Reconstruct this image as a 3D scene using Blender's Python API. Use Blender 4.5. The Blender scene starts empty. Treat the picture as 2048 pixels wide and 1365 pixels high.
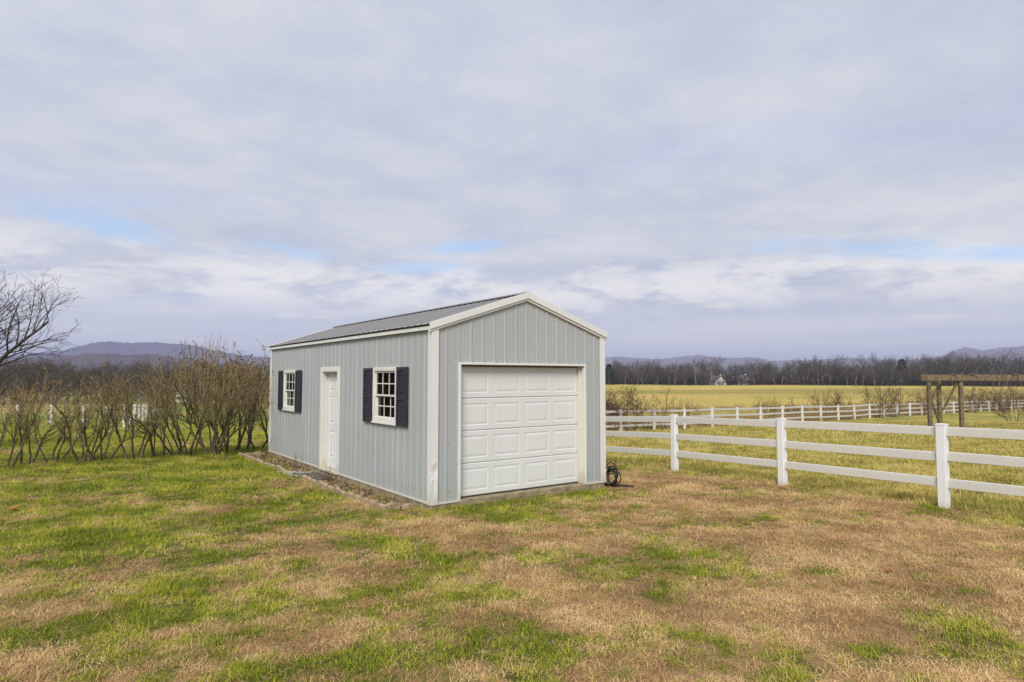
import bpy, bmesh, math, random
import numpy as np
from math import sin, cos, radians, pi
from mathutils import Vector, Matrix

scene = bpy.context.scene
col = scene.collection
random.seed(7)

# ------------------------------------------------------------------ camera
H_EYE = 1.935                     # eye height above the shed slab
F_PX, PITCH = 1264.3, 0.0582      # from the shed's vanishing points (2048 px wide picture)
cam_d = bpy.data.cameras.new('camera')
cam_d.sensor_width = 36.0
cam_d.lens = 36.0 * F_PX / 2048
cam_d.clip_start = 0.05
cam_d.clip_end = 30000
cam = bpy.data.objects.new('camera', cam_d)
cam.location = (0, 0, H_EYE)
cam.rotation_euler = (pi / 2 + PITCH, 0, 0)
col.objects.link(cam)
scene.camera = cam
scene.view_settings.view_transform = 'Standard'
scene.view_settings.look = 'None'
scene.view_settings.gamma = 1.0
scene.view_settings.use_curve_mapping = False
scene.view_settings.exposure = 1.2
scene.render.engine = 'CYCLES'
scene.cycles.use_denoising = True
scene.cycles.denoising_prefilter = 'NONE'
scene.cycles.max_bounces = 6
scene.cycles.volume_bounces = 0
scene.cycles.transparent_max_bounces = 12

# ------------------------------------------------------------------ sky
SUN_EL, SUN_AZ = radians(42), radians(190)      # azimuth clockwise from +y (the view direction): behind the camera, a little left
world = bpy.data.worlds.new('World')
scene.world = world
world.use_nodes = True
wt = world.node_tree
for n in list(wt.nodes):
    wt.nodes.remove(n)


class NT:
    """small helper to write node maths"""
    def __init__(s, tree):
        s.t = tree

    def n(s, kind, **kw):
        nd = s.t.nodes.new(kind)
        for k, v in kw.items():
            setattr(nd, k, v)
        return nd

    def put(s, sock, v):
        if isinstance(v, (int, float)):
            sock.default_value = v
        elif isinstance(v, (tuple, list)):
            if len(v) == 3 and len(sock.default_value) == 4:
                v = (*v, 1)
            sock.default_value = v
        else:
            s.t.links.new(v, sock)

    def m(s, op, a, b=None, c=None, clamp=False):
        nd = s.n('ShaderNodeMath', operation=op)
        nd.use_clamp = clamp
        s.put(nd.inputs[0], a)
        if b is not None:
            s.put(nd.inputs[1], b)
        if c is not None:
            s.put(nd.inputs[2], c)
        return nd.outputs[0]

    def noise(s, vec, scale, detail=4, rough=.55, dist=0.0, out='Fac'):
        nd = s.n('ShaderNodeTexNoise')
        if vec is not None:
            s.put(nd.inputs['Vector'], vec)
        nd.inputs['Scale'].default_value = scale
        nd.inputs['Detail'].default_value = detail
        nd.inputs['Roughness'].default_value = rough
        nd.inputs['Distortion'].default_value = dist
        return nd.outputs[out]

    def ss(s, v, a, b, lo=0.0, hi=1.0):
        nd = s.n('ShaderNodeMapRange', interpolation_type='SMOOTHSTEP')
        s.put(nd.inputs[0], v)
        nd.inputs[1].default_value = a
        nd.inputs[2].default_value = b
        nd.inputs[3].default_value = lo
        nd.inputs[4].default_value = hi
        return nd.outputs[0]

    def mix(s, f, a, b, blend='MIX'):
        nd = s.n('ShaderNodeMix', data_type='RGBA', blend_type=blend)
        s.put(nd.inputs[0], f)
        s.put(nd.inputs[6], a)
        s.put(nd.inputs[7], b)
        return nd.outputs[2]

    def vec(s, x, y, z):
        nd = s.n('ShaderNodeCombineXYZ')
        s.put(nd.inputs[0], x)
        s.put(nd.inputs[1], y)
        s.put(nd.inputs[2], z)
        return nd.outputs[0]

    def link(s, a, b):
        s.t.links.new(a, b)


def build_sky():
    N = NT(wt)
    out = N.n('ShaderNodeOutputWorld')
    bg = N.n('ShaderNodeBackground')
    bg.inputs['Strength'].default_value = 0.088
    N.link(bg.outputs[0], out.inputs[0])
    sky = N.n('ShaderNodeTexSky', sky_type='NISHITA')
    sky.sun_disc = False
    sky.sun_elevation = SUN_EL
    sky.sun_rotation = SUN_AZ
    sky.air_density = 1.0
    sky.dust_density = 0.6
    sky.ozone_density = 2.0
    tc = N.n('ShaderNodeTexCoord')
    sp = N.n('ShaderNodeSeparateXYZ')
    N.link(tc.outputs['Generated'], sp.inputs[0])
    x, y, z = sp.outputs
    az = N.m('MULTIPLY', N.m('ARCTAN2', x, y), 180 / pi)          # degrees, 0 = +y, right positive
    el = N.m('MULTIPLY', N.m('ARCSINE', z), 180 / pi)
    zz = N.m('ADD', N.m('MAXIMUM', z, 0.0), 0.11)
    px = N.m('DIVIDE', x, zz)
    py = N.m('DIVIDE', y, zz)
    plane = N.vec(px, py, 0.0)
    wide = N.vec(N.m('MULTIPLY', px, .55), N.m('MULTIPLY', py, 1.25), 3.7)
    n1 = N.noise(wide, .62, 5, .52, .35)          # broad sheets
    n2 = N.noise(plane, 1.9, 8, .62, .3)           # billows
    n3 = N.noise(N.vec(N.m('MULTIPLY', az, .045), N.m('MULTIPLY', el, .13), 1.3), 2.1, 8, .63, .3)   # detail for the low sky
    bright = N.m('ADD', N.m('MULTIPLY', n1, .55), N.m('MULTIPLY', n2, .45))
    bright = N.m('ADD', bright, N.m('MULTIPLY', N.m('SUBTRACT', N.noise(plane, 5.5, 5, .6), .5), .16))
    cl = N.mix(N.ss(bright, .31, .70), (2.58, 2.84, 3.55), (3.85, 3.87, 4.02))
    veil = N.ss(N.noise(N.vec(N.m('MULTIPLY', px, .8), py, 9.2), .9, 5, .55, .4), .52, .74)      # thin places where blue glows through
    cl = N.mix(N.m('MULTIPLY', veil, .55), cl, (2.75, 3.3, 4.45))
    # warm white band of sunlit cloud low over the horizon
    band = N.m('MULTIPLY', N.ss(el, 4.6, 7.6), N.ss(el, 12.5, 8.0))
    bandn = N.ss(N.m('ADD', n3, N.m('MULTIPLY', N.m('SUBTRACT', n2, .5), .35)), .42, .60)
    cl = N.mix(N.m('MULTIPLY', N.m('MULTIPLY', band, bandn), .78), cl, (5.0, 4.85, 4.7))
    # flat lavender bank right above the horizon
    low = N.ss(el, 6.6, 4.2)
    streak = N.noise(N.vec(N.m('MULTIPLY', az, .02), N.m('MULTIPLY', el, .5), 8.1), 1.6, 4, .5)
    lowc = N.mix(N.ss(streak, .35, .7), (3.2, 3.48, 4.05), (3.8, 3.86, 4.08))
    cl = N.mix(N.m('MULTIPLY', low, .85), cl, lowc)

    # gaps of blue between the sheets, in a low belt of the sky all round, strongest where the photograph shows them
    def blob(a0, e0, wa, we, tilt=0.0):
        da = N.m('SUBTRACT', az, a0)
        de = N.m('SUBTRACT', N.m('SUBTRACT', el, e0), N.m('MULTIPLY', da, tilt))
        q = N.m('ADD', N.m('POWER', N.m('ABSOLUTE', N.m('DIVIDE', da, wa)), 2.0),
                N.m('POWER', N.m('ABSOLUTE', N.m('DIVIDE', de, we)), 2.0))
        return N.m('EXPONENT', N.m('MULTIPLY', q, -1.0))
    gaps = None
    for a in ((-31.8, 11.4, 6.5, 1.2, -.14), (-8.7, 9.8, 5.5, .8, .04), (-4.0, 11.8, 4, .7, .1), (-19, 10.8, 5, .7, -.1), (23, 11.0, 5.5, 1.0, -.05),
              (31, 9.9, 6.5, 1.0, -.12), (38, 8.9, 5, .9, -.1), (-52, 12.0, 8, 1.3, .1), (55, 11, 9, 1.3, -.1)):
        b = blob(*a)
        gaps = b if gaps is None else N.m('MAXIMUM', gaps, b)
    belt = N.m('MULTIPLY', N.ss(el, 7.5, 10.5), N.ss(el, 24, 13))
    g = N.m('ADD', N.m('MULTIPLY', gaps, .56), N.m('MULTIPLY', belt, .10))
    g = N.m('ADD', g, N.m('MULTIPLY', N.m('SUBTRACT', n3, .5), 1.15))
    g = N.m('ADD', g, N.m('MULTIPLY', N.m('SUBTRACT', N.noise(N.vec(N.m('MULTIPLY', az, .12), N.m('MULTIPLY', el, .3), 5.0), 2.6, 5, .6, .3), .5), .55))
    g = N.ss(g, .20, .90)
    blue = N.mix(1.0, sky.outputs[0], (.5, .66, .82), 'MULTIPLY')
    blue = N.mix(.55, blue, (2.75, 3.95, 5.3))
    c = N.mix(N.m('MULTIPLY', g, .85), cl, blue)

    # a few small puffs drifting in the low bank
    puffs = None
    for a in ((18.6, 6.25, 1.9, .42, 0), (-19.5, 5.35, 1.3, .25, .05), (-17.0, 5.25, .9, .2, 0), (7.3, 6.0, 1.2, .25, .12), (34, 4.6, 3.0, .3, 0), (-4.5, 8.2, 2.4, .4, 0)):
        b = blob(*a)
        puffs = b if puffs is None else N.m('MAXIMUM', puffs, b)
    pf = N.ss(N.m('ADD', puffs, N.m('MULTIPLY', N.m('SUBTRACT', n3, .5), 1.2)), .45, 1.0)
    c = N.mix(N.m('MULTIPLY', pf, .55), c, (4.7, 4.55, 4.4))
    N.link(c, bg.inputs['Color'])


build_sky()

sun_d = bpy.data.lights.new('sun', 'SUN')
sun_d.energy = 1.5
sun_d.angle = radians(24)
sun_d.color = (1.0, .945, .855)
sun = bpy.data.objects.new('sun', sun_d)
sdir = Vector((sin(SUN_AZ) * cos(SUN_EL), cos(SUN_AZ) * cos(SUN_EL), sin(SUN_EL)))
sun.rotation_euler = (-sdir).to_track_quat('-Z', 'Y').to_euler()
col.objects.link(sun)

# ------------------------------------------------------------------ helpers


def ray(u, v):
    xx = (u - 1024) / F_PX
    up = -(v - 682.5) / F_PX
    c, s = cos(PITCH), sin(PITCH)
    return np.array([xx, c - up * s, s + up * c])


def gnd(u, v, z=-.08):
    d = ray(u, v)
    t = (z - H_EYE) / d[2]
    return d[0] * t, d[1] * t


def at(u, yy):
    """x of a thing seen in picture column u that stands yy metres in front of the eye"""
    d = ray(u, 756)
    return d[0] / d[1] * yy


def zat(v, yy):
    d = ray(1024, v)
    return H_EYE + d[2] / d[1] * yy


def _h(i, j, seed):
    n = (i.astype(np.int64) * 374761393 + j.astype(np.int64) * 668265263 + seed * 1442695041) & 0xffffffff
    n = ((n ^ (n >> 13)) * 1274126177) & 0xffffffff
    return ((n ^ (n >> 16)) & 0xffff) / 65535.0


def vnoise(x, y, seed=0):
    x = np.asarray(x, float)
    y = np.asarray(y, float)
    i = np.floor(x)
    j = np.floor(y)
    fx, fy = x - i, y - j
    fx = fx * fx * (3 - 2 * fx)
    fy = fy * fy * (3 - 2 * fy)
    a, b = _h(i, j, seed), _h(i + 1, j, seed)
    c, d = _h(i, j + 1, seed), _h(i + 1, j + 1, seed)
    return (a + (b - a) * fx) * (1 - fy) + (c + (d - c) * fx) * fy


def fbm(x, y, seed=0, octv=4, gain=.5):
    s, a, t = 0, 1, 0
    for o in range(octv):
        s = s + a * vnoise(np.asarray(x) * 2 ** o + 17.3 * o, np.asarray(y) * 2 ** o - 9.1 * o, seed + o)
        t += a
        a *= gain
    return s / t


def sstep(v, a, b):
    t = np.clip((np.asarray(v, float) - a) / (b - a), 0, 1)
    return t * t * (3 - 2 * t)


class MB:
    def __init__(s):
        s.v, s.f = [], []

    def quad(s, a, b, c, d):
        k = len(s.v)
        s.v += [tuple(a), tuple(b), tuple(c), tuple(d)]
        s.f.append((k, k + 1, k + 2, k + 3))

    def poly(s, pts):
        k = len(s.v)
        s.v += [tuple(p) for p in pts]
        s.f.append(tuple(range(k, k + len(pts))))

    def box(s, x0, x1, y0, y1, z0, z1):
        k = len(s.v)
        s.v += [(x, y, z) for z in (z0, z1) for y in (y0, y1) for x in (x0, x1)]
        s.f += [(k + a, k + b, k + c, k + d) for a, b, c, d in ((0, 2, 3, 1), (4, 5, 7, 6), (0, 1, 5, 4), (2, 6, 7, 3), (0, 4, 6, 2), (1, 3, 7, 5))]

    def hexa(s, p):
        """8 corner points, bottom four then top four, in ring order"""
        k = len(s.v)
        s.v += [tuple(q) for q in p]
        s.f += [(k + a, k + b, k + c, k + d) for a, b, c, d in ((3, 2, 1, 0), (4, 5, 6, 7), (0, 1, 5, 4), (1, 2, 6, 5), (2, 3, 7, 6), (3, 0, 4, 7))]

    def bar(s, p, q, w, t, up=(0, 0, 1)):
        """square timber from p to q, w wide across, t along up"""
        p, q = Vector(p), Vector(q)
        d = (q - p).normalized()
        sx = d.cross(Vector(up))
        if sx.length < 1e-4:
            sx = d.cross(Vector((1, 0, 0)))
        sx.normalize()
        u = sx.cross(d).normalized()
        a, b = sx * w / 2, u * t / 2
        s.hexa([p - a - b, p + a - b, p + a + b, p - a + b, q - a - b, q + a - b, q + a + b, q - a + b])

    def tube(s, pts, r, n=8, closed=False):
        pts = [Vector(p) for p in pts]
        rr = r if isinstance(r, (list, tuple)) else [r] * len(pts)
        k = len(s.v)
        ref = Vector((0.31, .52, .8))
        m = len(pts)
        for i, p in enumerate(pts):
            if closed:
                d = pts[(i + 1) % m] - pts[i - 1]
            else:
                d = pts[min(i + 1, m - 1)] - pts[max(i - 1, 0)]
            d.normalize()
            a = d.cross(ref)
            if a.length < .05:
                a = d.cross(Vector((1, 0, 0)))
            a.normalize()
            b = d.cross(a)
            for j in range(n):
                t = 2 * pi * j / n
                s.v.append(tuple(p + (a * cos(t) + b * sin(t)) * rr[i]))
        for i in range(m if closed else m - 1):
            i2 = (i + 1) % m
            for j in range(n):
                j2 = (j + 1) % n
                s.f.append((k + i * n + j, k + i * n + j2, k + i2 * n + j2, k + i2 * n + j))
        if not closed:
            s.f.append(tuple(k + j for j in range(n))[::-1])
            s.f.append(tuple(k + (m - 1) * n + j for j in range(n)))

    def mesh(s, name, bevel=0.0, smooth=False):
        me = bpy.data.meshes.new(name)
        me.from_pydata(s.v, [], s.f)
        if bevel:
            bm = bmesh.new()
            bm.from_mesh(me)
            bmesh.ops.remove_doubles(bm, verts=bm.verts, dist=1e-5)
            bmesh.ops.bevel(bm, geom=list(bm.edges), offset=bevel, segments=1, affect='EDGES', clamp_overlap=True)
            bm.to_mesh(me)
            bm.free()
        if smooth:
            me.polygons.foreach_set('use_smooth', [True] * len(me.polygons))
        me.update()
        return me

    def build(s, name, mat, parent=None, bevel=0.0, smooth=False):
        return obj(name, s.mesh(name, bevel, smooth), mat, parent)


def obj(name, me, mat=None, parent=None):
    o = bpy.data.objects.new(name, me)
    if mat is not None and not me.materials:
        me.materials.append(mat)
    col.objects.link(o)
    if parent is not None:
        o.parent = parent
    return o


def empty(name, loc=(0, 0, 0), rz=0.0):
    o = bpy.data.objects.new(name, None)
    o.empty_display_size = .3
    o.location = loc
    o.rotation_euler = (0, 0, rz)
    col.objects.link(o)
    return o


def tag(o, label=None, cat=None, group=None, kind=None):
    if label:
        o['label'] = label
    if cat:
        o['category'] = cat
    if group:
        o['group'] = group
    if kind:
        o['kind'] = kind
    return o


def copy_tree(o, parent=None):
    c = o.copy()
    col.objects.link(c)
    if parent is not None:
        c.parent = parent
    for ch in [k for k in o.children]:
        copy_tree(ch, c)
    return c


def np_mesh(name, V, F):
    """fast mesh from arrays; F is (n, 3) or (n, 4)"""
    me = bpy.data.meshes.new(name)
    V = np.asarray(V, np.float32)
    F = np.asarray(F, np.int32)
    me.vertices.add(len(V))
    me.vertices.foreach_set('co', V.ravel())
    k = F.shape[1]
    me.loops.add(F.size)
    me.loops.foreach_set('vertex_index', F.ravel())
    me.polygons.add(len(F))
    me.polygons.foreach_set('loop_start', np.arange(0, F.size, k, dtype=np.int32))
    me.update(calc_edges=True)
    return me


# ------------------------------------------------------------------ materials


def mat(name, color, rough=.7, var=.12, scale=6.0, color2=None, bump=0.0, bscale=60.0, spec=.4, metal=0.0, coord='Object', stretch=(1, 1, 1), detail=5):
    m = bpy.data.materials.new(name)
    m.use_nodes = True
    N = NT(m.node_tree)
    b = m.node_tree.nodes['Principled BSDF']
    b.inputs['Roughness'].default_value = rough
    b.inputs['Specular IOR Level'].default_value = spec
    b.inputs['Metallic'].default_value = metal
    tc = N.n('ShaderNodeTexCoord')
    mp = N.n('ShaderNodeMapping')
    mp.inputs['Scale'].default_value = stretch
    N.link(tc.outputs[coord], mp.inputs[0])
    n = N.noise(mp.outputs[0], scale, detail, .6)
    c2 = color2 or tuple(c * (1 - var * 2) for c in color)
    c = N.mix(N.ss(n, .3, .72), c2, color)
    N.link(c, b.inputs['Base Color'])
    r = N.m('ADD', N.m('MULTIPLY', N.m('SUBTRACT', n, .5), .3), rough, clamp=True)
    N.link(r, b.inputs['Roughness'])
    if bump:
        bn = N.n('ShaderNodeBump')
        bn.inputs['Strength'].default_value = bump
        bn.inputs['Distance'].default_value = .01
        N.link(N.noise(mp.outputs[0], bscale, 4, .6), bn.inputs['Height'])
        N.link(bn.outputs[0], b.inputs['Normal'])
    return m


M = {}


def painted(name, color, dirt, low=.35, amt=.5, rough=.45, streak=True, coord='Object'):
    """painted surface with rain streaks and splashed dirt that thins out above the ground"""
    m = bpy.data.materials.new(name)
    m.use_nodes = True
    N = NT(m.node_tree)
    b = m.node_tree.nodes['Principled BSDF']
    b.inputs['Specular IOR Level'].default_value = .35
    tc = N.n('ShaderNodeTexCoord')
    sp = N.n('ShaderNodeSeparateXYZ')
    N.link(tc.outputs[coord], sp.inputs[0])
    x, y, z = sp.outputs
    n1 = N.noise(tc.outputs[coord], 1.1, 5, .6)
    st = N.noise(N.vec(N.m('MULTIPLY', x, 9.0), N.m('MULTIPLY', y, 9.0), N.m('MULTIPLY', z, .7)), 1.0, 5, .65)
    fine = N.noise(tc.outputs[coord], 34, 5, .7)
    c = N.mix(N.ss(n1, .3, .75), tuple(k * .94 for k in color), color)
    if streak:
        c = N.mix(N.m('MULTIPLY', N.ss(st, .52, .8), .22), c, dirt)
    splash = N.m('MULTIPLY', N.ss(N.m('ADD', z, N.m('MULTIPLY', N.m('SUBTRACT', fine, .5), low * 1.3)), low, 0.0), amt)
    c = N.mix(splash, c, dirt)
    c = N.mix(N.m('MULTIPLY', N.ss(fine, .66, .8), .2), c, dirt)
    N.link(c, b.inputs['Base Color'])
    N.link(N.m('ADD', N.m('MULTIPLY', n1, .25), rough - .12), b.inputs['Roughness'])
    bn = N.n('ShaderNodeBump')
    bn.inputs['Strength'].default_value = .06
    bn.inputs['Distance'].default_value = .01
    N.link(N.noise(tc.outputs[coord], 3.2, 3, .5), bn.inputs['Height'])
    N.link(bn.outputs[0], b.inputs['Normal'])
    return m


M['siding'] = painted('siding_paint', (.395, .424, .426), (.36, .35, .29), .30, .35, .5, False)
M['trim'] = painted('cream_trim', (.72, .725, .705), (.42, .36, .24), .25, .4, .45)
M['door_white'] = painted('door_paint', (.70, .72, .715), (.52, .52, .43), .12, .3, .4)
M['jamb'] = painted('jamb_paint', (.69, .675, .60), (.42, .33, .18), .35, .5, .55)
M['vinyl'] = painted('fence_vinyl', (.80, .81, .82), (.46, .43, .31), .16, .5, .42)
M['old_vinyl'] = painted('weathered_vinyl', (.76, .76, .74), (.35, .34, .27), .2, .5, .5)
M['win'] = mat('window_vinyl', (.74, .74, .69), .4, .06, 4)
M['roof'] = mat('roof_metal', (.225, .22, .22), .5, .07, 2.2, bump=.05, bscale=5, spec=.4, metal=.15)
M['roof_dark'] = mat('foam_closure', (.02, .02, .02), .9)
M['shutter'] = mat('shutter_plastic', (.034, .035, .050), .42, .15, 9, bump=.1, bscale=90)
M['header'] = mat('header_wood', (.20, .125, .06), .8, .25, 8, bump=.2, stretch=(1, 6, 6))
M['concrete'] = mat('slab_concrete', (.36, .29, .175), .9, .25, 7, bump=.4, bscale=45)
M['step'] = mat('step_slab', (.14, .12, .10), .9, .25, 5, bump=.4, bscale=50)
M['rubber'] = mat('rubber_seal', (.02, .02, .02), .7)
M['steel'] = mat('knob_steel', (.35, .33, .3), .3, .1, 5, metal=.9)
M['screw'] = mat('screw_head', (.17, .17, .17), .5)
M['edging'] = mat('edging_block', (.50, .385, .27), .95, .22, 14, color2=(.28, .20, .13), bump=.6, bscale=70)
M['stone'] = mat('white_gravel', (.60, .59, .56), .8, .2, 20)
M['mulch'] = mat('bed_soil', (.17, .12, .075), .95, .25, 9, color2=(.08, .056, .036), bump=.8, bscale=60)
M['litter'] = mat('leaf_litter', (.40, .29, .19), .95, .3, 12, color2=(.17, .11, .07))
M['hose'] = mat('black_hose', (.013, .013, .014), .38, .2, 8, spec=.5)
M['timber'] = mat('weathered_timber', (.24, .175, .11), .9, .3, 5, color2=(.095, .066, .042), bump=.5, bscale=30, stretch=(1, 1, 1))
M['timber_mossy'] = mat('mossy_timber', (.22, .19, .085), .9, .3, 6, color2=(.10, .085, .035), bump=.5, bscale=30)
M['stem'] = mat('shrub_stem', (.185, .15, .08), .9, .3, 11, color2=(.07, .06, .034), bump=.5, bscale=40)
M['twig'] = mat('shrub_twig', (.44, .37, .175), .9, .25, 5, color2=(.19, .15, .07))
M['pod'] = mat('seed_head', (.17, .085, .042), .95, .3, 12, color2=(.07, .038, .022))
M['leafdry'] = mat('dry_leaf', (.36, .20, .085), .9, .3, 6, color2=(.20, .11, .05))
M['bark'] = mat('grey_bark', (.10, .085, .07), .95, .3, 7, color2=(.05, .042, .036), bump=.5, bscale=30)
M['twigdark'] = mat('dark_twig', (.085, .06, .05), .9, .25, 7)
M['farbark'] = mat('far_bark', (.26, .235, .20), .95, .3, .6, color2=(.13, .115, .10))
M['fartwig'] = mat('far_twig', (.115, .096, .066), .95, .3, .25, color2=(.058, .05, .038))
M['cedar'] = mat('evergreen_foliage', (.028, .042, .022), .9, .3, .8)
M['brushtwig'] = mat('brush_twig', (.16, .095, .06), .9, .25, 4)
M['weed'] = mat('dry_weed', (.28, .175, .09), .95, .3, .7, color2=(.42, .30, .13), coord='Object')
M['housewhite'] = mat('house_siding', (.72, .72, .70), .6, .06, 1)
M['houseroof'] = mat('house_roof', (.16, .15, .15), .8, .15, 1)
M['housedark'] = mat('house_glass', (.03, .035, .04), .2, .1, 1)
M['leaf'] = mat('fallen_leaf', (.42, .17, .05), .8, .2, 30)


def glass_mat():
    m = bpy.data.materials.new('window_glass')
    m.use_nodes = True
    N = NT(m.node_tree)
    for n in list(m.node_tree.nodes):
        m.node_tree.nodes.remove(n)
    o = N.n('ShaderNodeOutputMaterial')
    mx = N.n('ShaderNodeMixShader')
    fr = N.n('ShaderNodeFresnel')
    fr.inputs[0].default_value = 1.5
    tr = N.n('ShaderNodeBsdfTransparent')
    tr.inputs[0].default_value = (.62, .63, .62, 1)
    gl = N.n('ShaderNodeBsdfGlossy')
    gl.inputs['Roughness'].default_value = .03
    N.link(fr.outputs[0], mx.inputs[0])
    N.link(tr.outputs[0], mx.inputs[1])
    N.link(gl.outputs[0], mx.inputs[2])
    N.link(mx.outputs[0], o.inputs[0])
    return m


M['glass'] = glass_mat()

# ------------------------------------------------------------------ terrain
YK = np.array([-400, -30, 0, 7, 10, 13, 15.5, 36, 52, 75, 100, 135, 200, 290, 330, 420, 700, 1500, 9000], float)
ZK = np.array([.6, .1, .02, -.02, -.06, -.13, -.26, -1.16, -1.55, -2.0, -2.45, -2.6, -2.0, -1.15, -1.2, -2.5, -6, -10, -14], float)
SHED_C = np.array([-1.2362, 9.8394])
SHED_TH = 0.6312
SA = np.array([cos(SHED_TH), sin(SHED_TH)])
SB = np.array([-sin(SHED_TH), cos(SHED_TH)])
SW, SL = 3.66, 8.83


def shed_ab(x, y):
    dx, dy = np.asarray(x) - SHED_C[0], np.asarray(y) - SHED_C[1]
    return dx * SA[0] + dy * SA[1], dx * SB[0] + dy * SB[1]


def gz(x, y):
    x = np.asarray(x, float)
    y = np.asarray(y, float)
    ye = y - 5.0 * sstep(-x, -2.5, 3.5) * sstep(y, 6, 14)
    z = np.interp(ye, YK, ZK)
    z = z + .8 * sstep(x, 60, 220) * sstep(y, 120, 280)
    z = z + (fbm(x * .35, y * .35, 3, 3) - .5) * .09 + (fbm(x * .02, y * .02, 5, 3) - .5) * 1.0 * sstep(np.hypot(x, y), 60, 220)
    a, b = shed_ab(x, y)
    near = sstep(np.maximum(np.abs(a - SW / 2) - SW / 2, np.abs(b - SL / 2) - SL / 2), 1.2, .2)
    target = -.08 - .05 * sstep(b, 0, 2) - .02 * sstep(a, .3, -.2) - .04 * sstep(a, 1.5, 3.6)
    return z * (1 - near) + np.minimum(z, target) * near * .3 + target * near * .7


NF_A = np.array([3.74, 14.65])
NF_D = np.array([.512, -.859])
RF_A = np.array([6.2, 36.2])
RF_D = np.array([.79, .613])


def side_near(x, y):
    return (x - NF_A[0]) * .859 + (y - NF_A[1]) * .512


def side_rear(x, y):
    return -(x - RF_A[0]) * .613 + (y - RF_A[1]) * .79


PATCH = []
for u, v, ru, rv, s in (
        (990, 1012, 105, 20, .8), (1130, 985, 120, 11, .7), (1010, 1043, 50, 16, .5), (800, 1098, 42, 11, .6), (735, 1085, 42, 9, .4),
        (900, 1138, 62, 26, .55), (1062, 1122, 42, 22, .55), (760, 1190, 95, 22, .5), (985, 1200, 52, 20, .5), (910, 1212, 42, 11, .4),
        (1340, 1112, 85, 28, .55), (1395, 1165, 45, 20, .5), (1634, 1160, 28, 9, .6), (1705, 1160, 45, 11, .55), (1880, 1266, 65, 13, .6),
        (1960, 1285, 100, 24, .5), (1790, 1330, 90, 18, .5), (1930, 1330, 62, 26, .5), (1690, 1308, 42, 12, .5), (1575, 1335, 32, 14, .5),
        (860, 1335, 150, 26, .5), (955, 1308, 42, 26, .4), (1080, 1290, 62, 26, .4), (760, 1290, 62, 26, .3),
        (150, 1285, 150, 35, .45), (350, 1250, 130, 26, .4), (250, 1195, 100, 24, .3), (300, 1105, 130, 22, .35), (110, 1085, 110, 16, .3),
        (210, 945, 260, 11, .6), (430, 962, 150, 10, .35), (640, 1000, 50, 12, .5), (560, 985, 40, 10, .4), (180, 1030, 140, 14, .3),
        (1770, 1030, 120, 8, .3), (1650, 1045, 90, 8, .25), (1420, 1020, 50, 7, .3),
        (390, 937, 120, 15, -1.9), (540, 975, 60, 8, -1.0), (1020, 1085, 300, 24, -.4), (690, 1135, 110, 22, -.4), (480, 1100, 70, 13, -.35),
        (560, 1180, 120, 20, -.35), (150, 1120, 130, 9, -.3), (120, 1230, 60, 14, -.35), (1180, 1230, 130, 40, -.45), (1050, 1160, 90, 20, -.2), (590, 1320, 130, 22, -.45),
        (1300, 1330, 120, 40, -.3), (1560, 1240, 170, 50, -.45), (1700, 1080, 250, 30, -.4), (1500, 1090, 110, 28, -.3), (400, 1030, 100, 9, -.35), (210, 1000, 140, 7, -.4), (620, 1060, 110, 10, -.3)):
    gx, gy = gnd(u, v)
    PATCH.append((gx, gy, ru * gy / F_PX, rv * gy * gy / (F_PX * 2.0), s))


def greenness(x, y):
    x = np.asarray(x, float)
    y = np.asarray(y, float)
    g = np.interp(x, [-9, -4, -1, 1.5, 5, 9], [.74, .68, .56, .39, .30, .33])
    g = g + (fbm(x * .8, y * .8, 11, 4) - .5) * .75 + (fbm(x * 3.1, y * 3.1, 23, 4, .75) - .5) * 1.15 + (fbm(x * 8.5, y * 8.5, 29, 2) - .5) * .75
    for px, py, rx, ry, s in PATCH:
        g = g + .72 * s * np.exp(-((x - px) / rx) ** 2 - ((y - py) / ry) ** 2)
    sa_, sb_ = shed_ab(x, y)
    pad = sstep(side_near(x, y), -.1, .6)                   # mown paddock: paler, more even
    strip = np.exp(-((side_near(x, y) + .15) / .35) ** 2)
    g = g * (1 - pad) + pad * (.52 + (fbm(x * .5, y * .5, 31, 4) - .5) * .9 + (fbm(x * 2.6, y * 2.6, 33, 3) - .5) * .5)
    g = g + strip * .22
    bedg = (sa_ > -.7) & (sa_ < 0) & (sb_ > .3) & (sb_ < 9.2)
    g = g + bedg * (fbm(x * 2, y * 2, 71, 3) - .25) * .9
    back = sstep(y - (-.9 * x + 5.2), -1, 1.5) * sstep(-x, 3.5, 5.5)      # behind the hedge
    g = g * (1 - back) + back * (.82 + (fbm(x * .25, y * .6, 41, 4) - .5) * .9)
    return g


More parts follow.
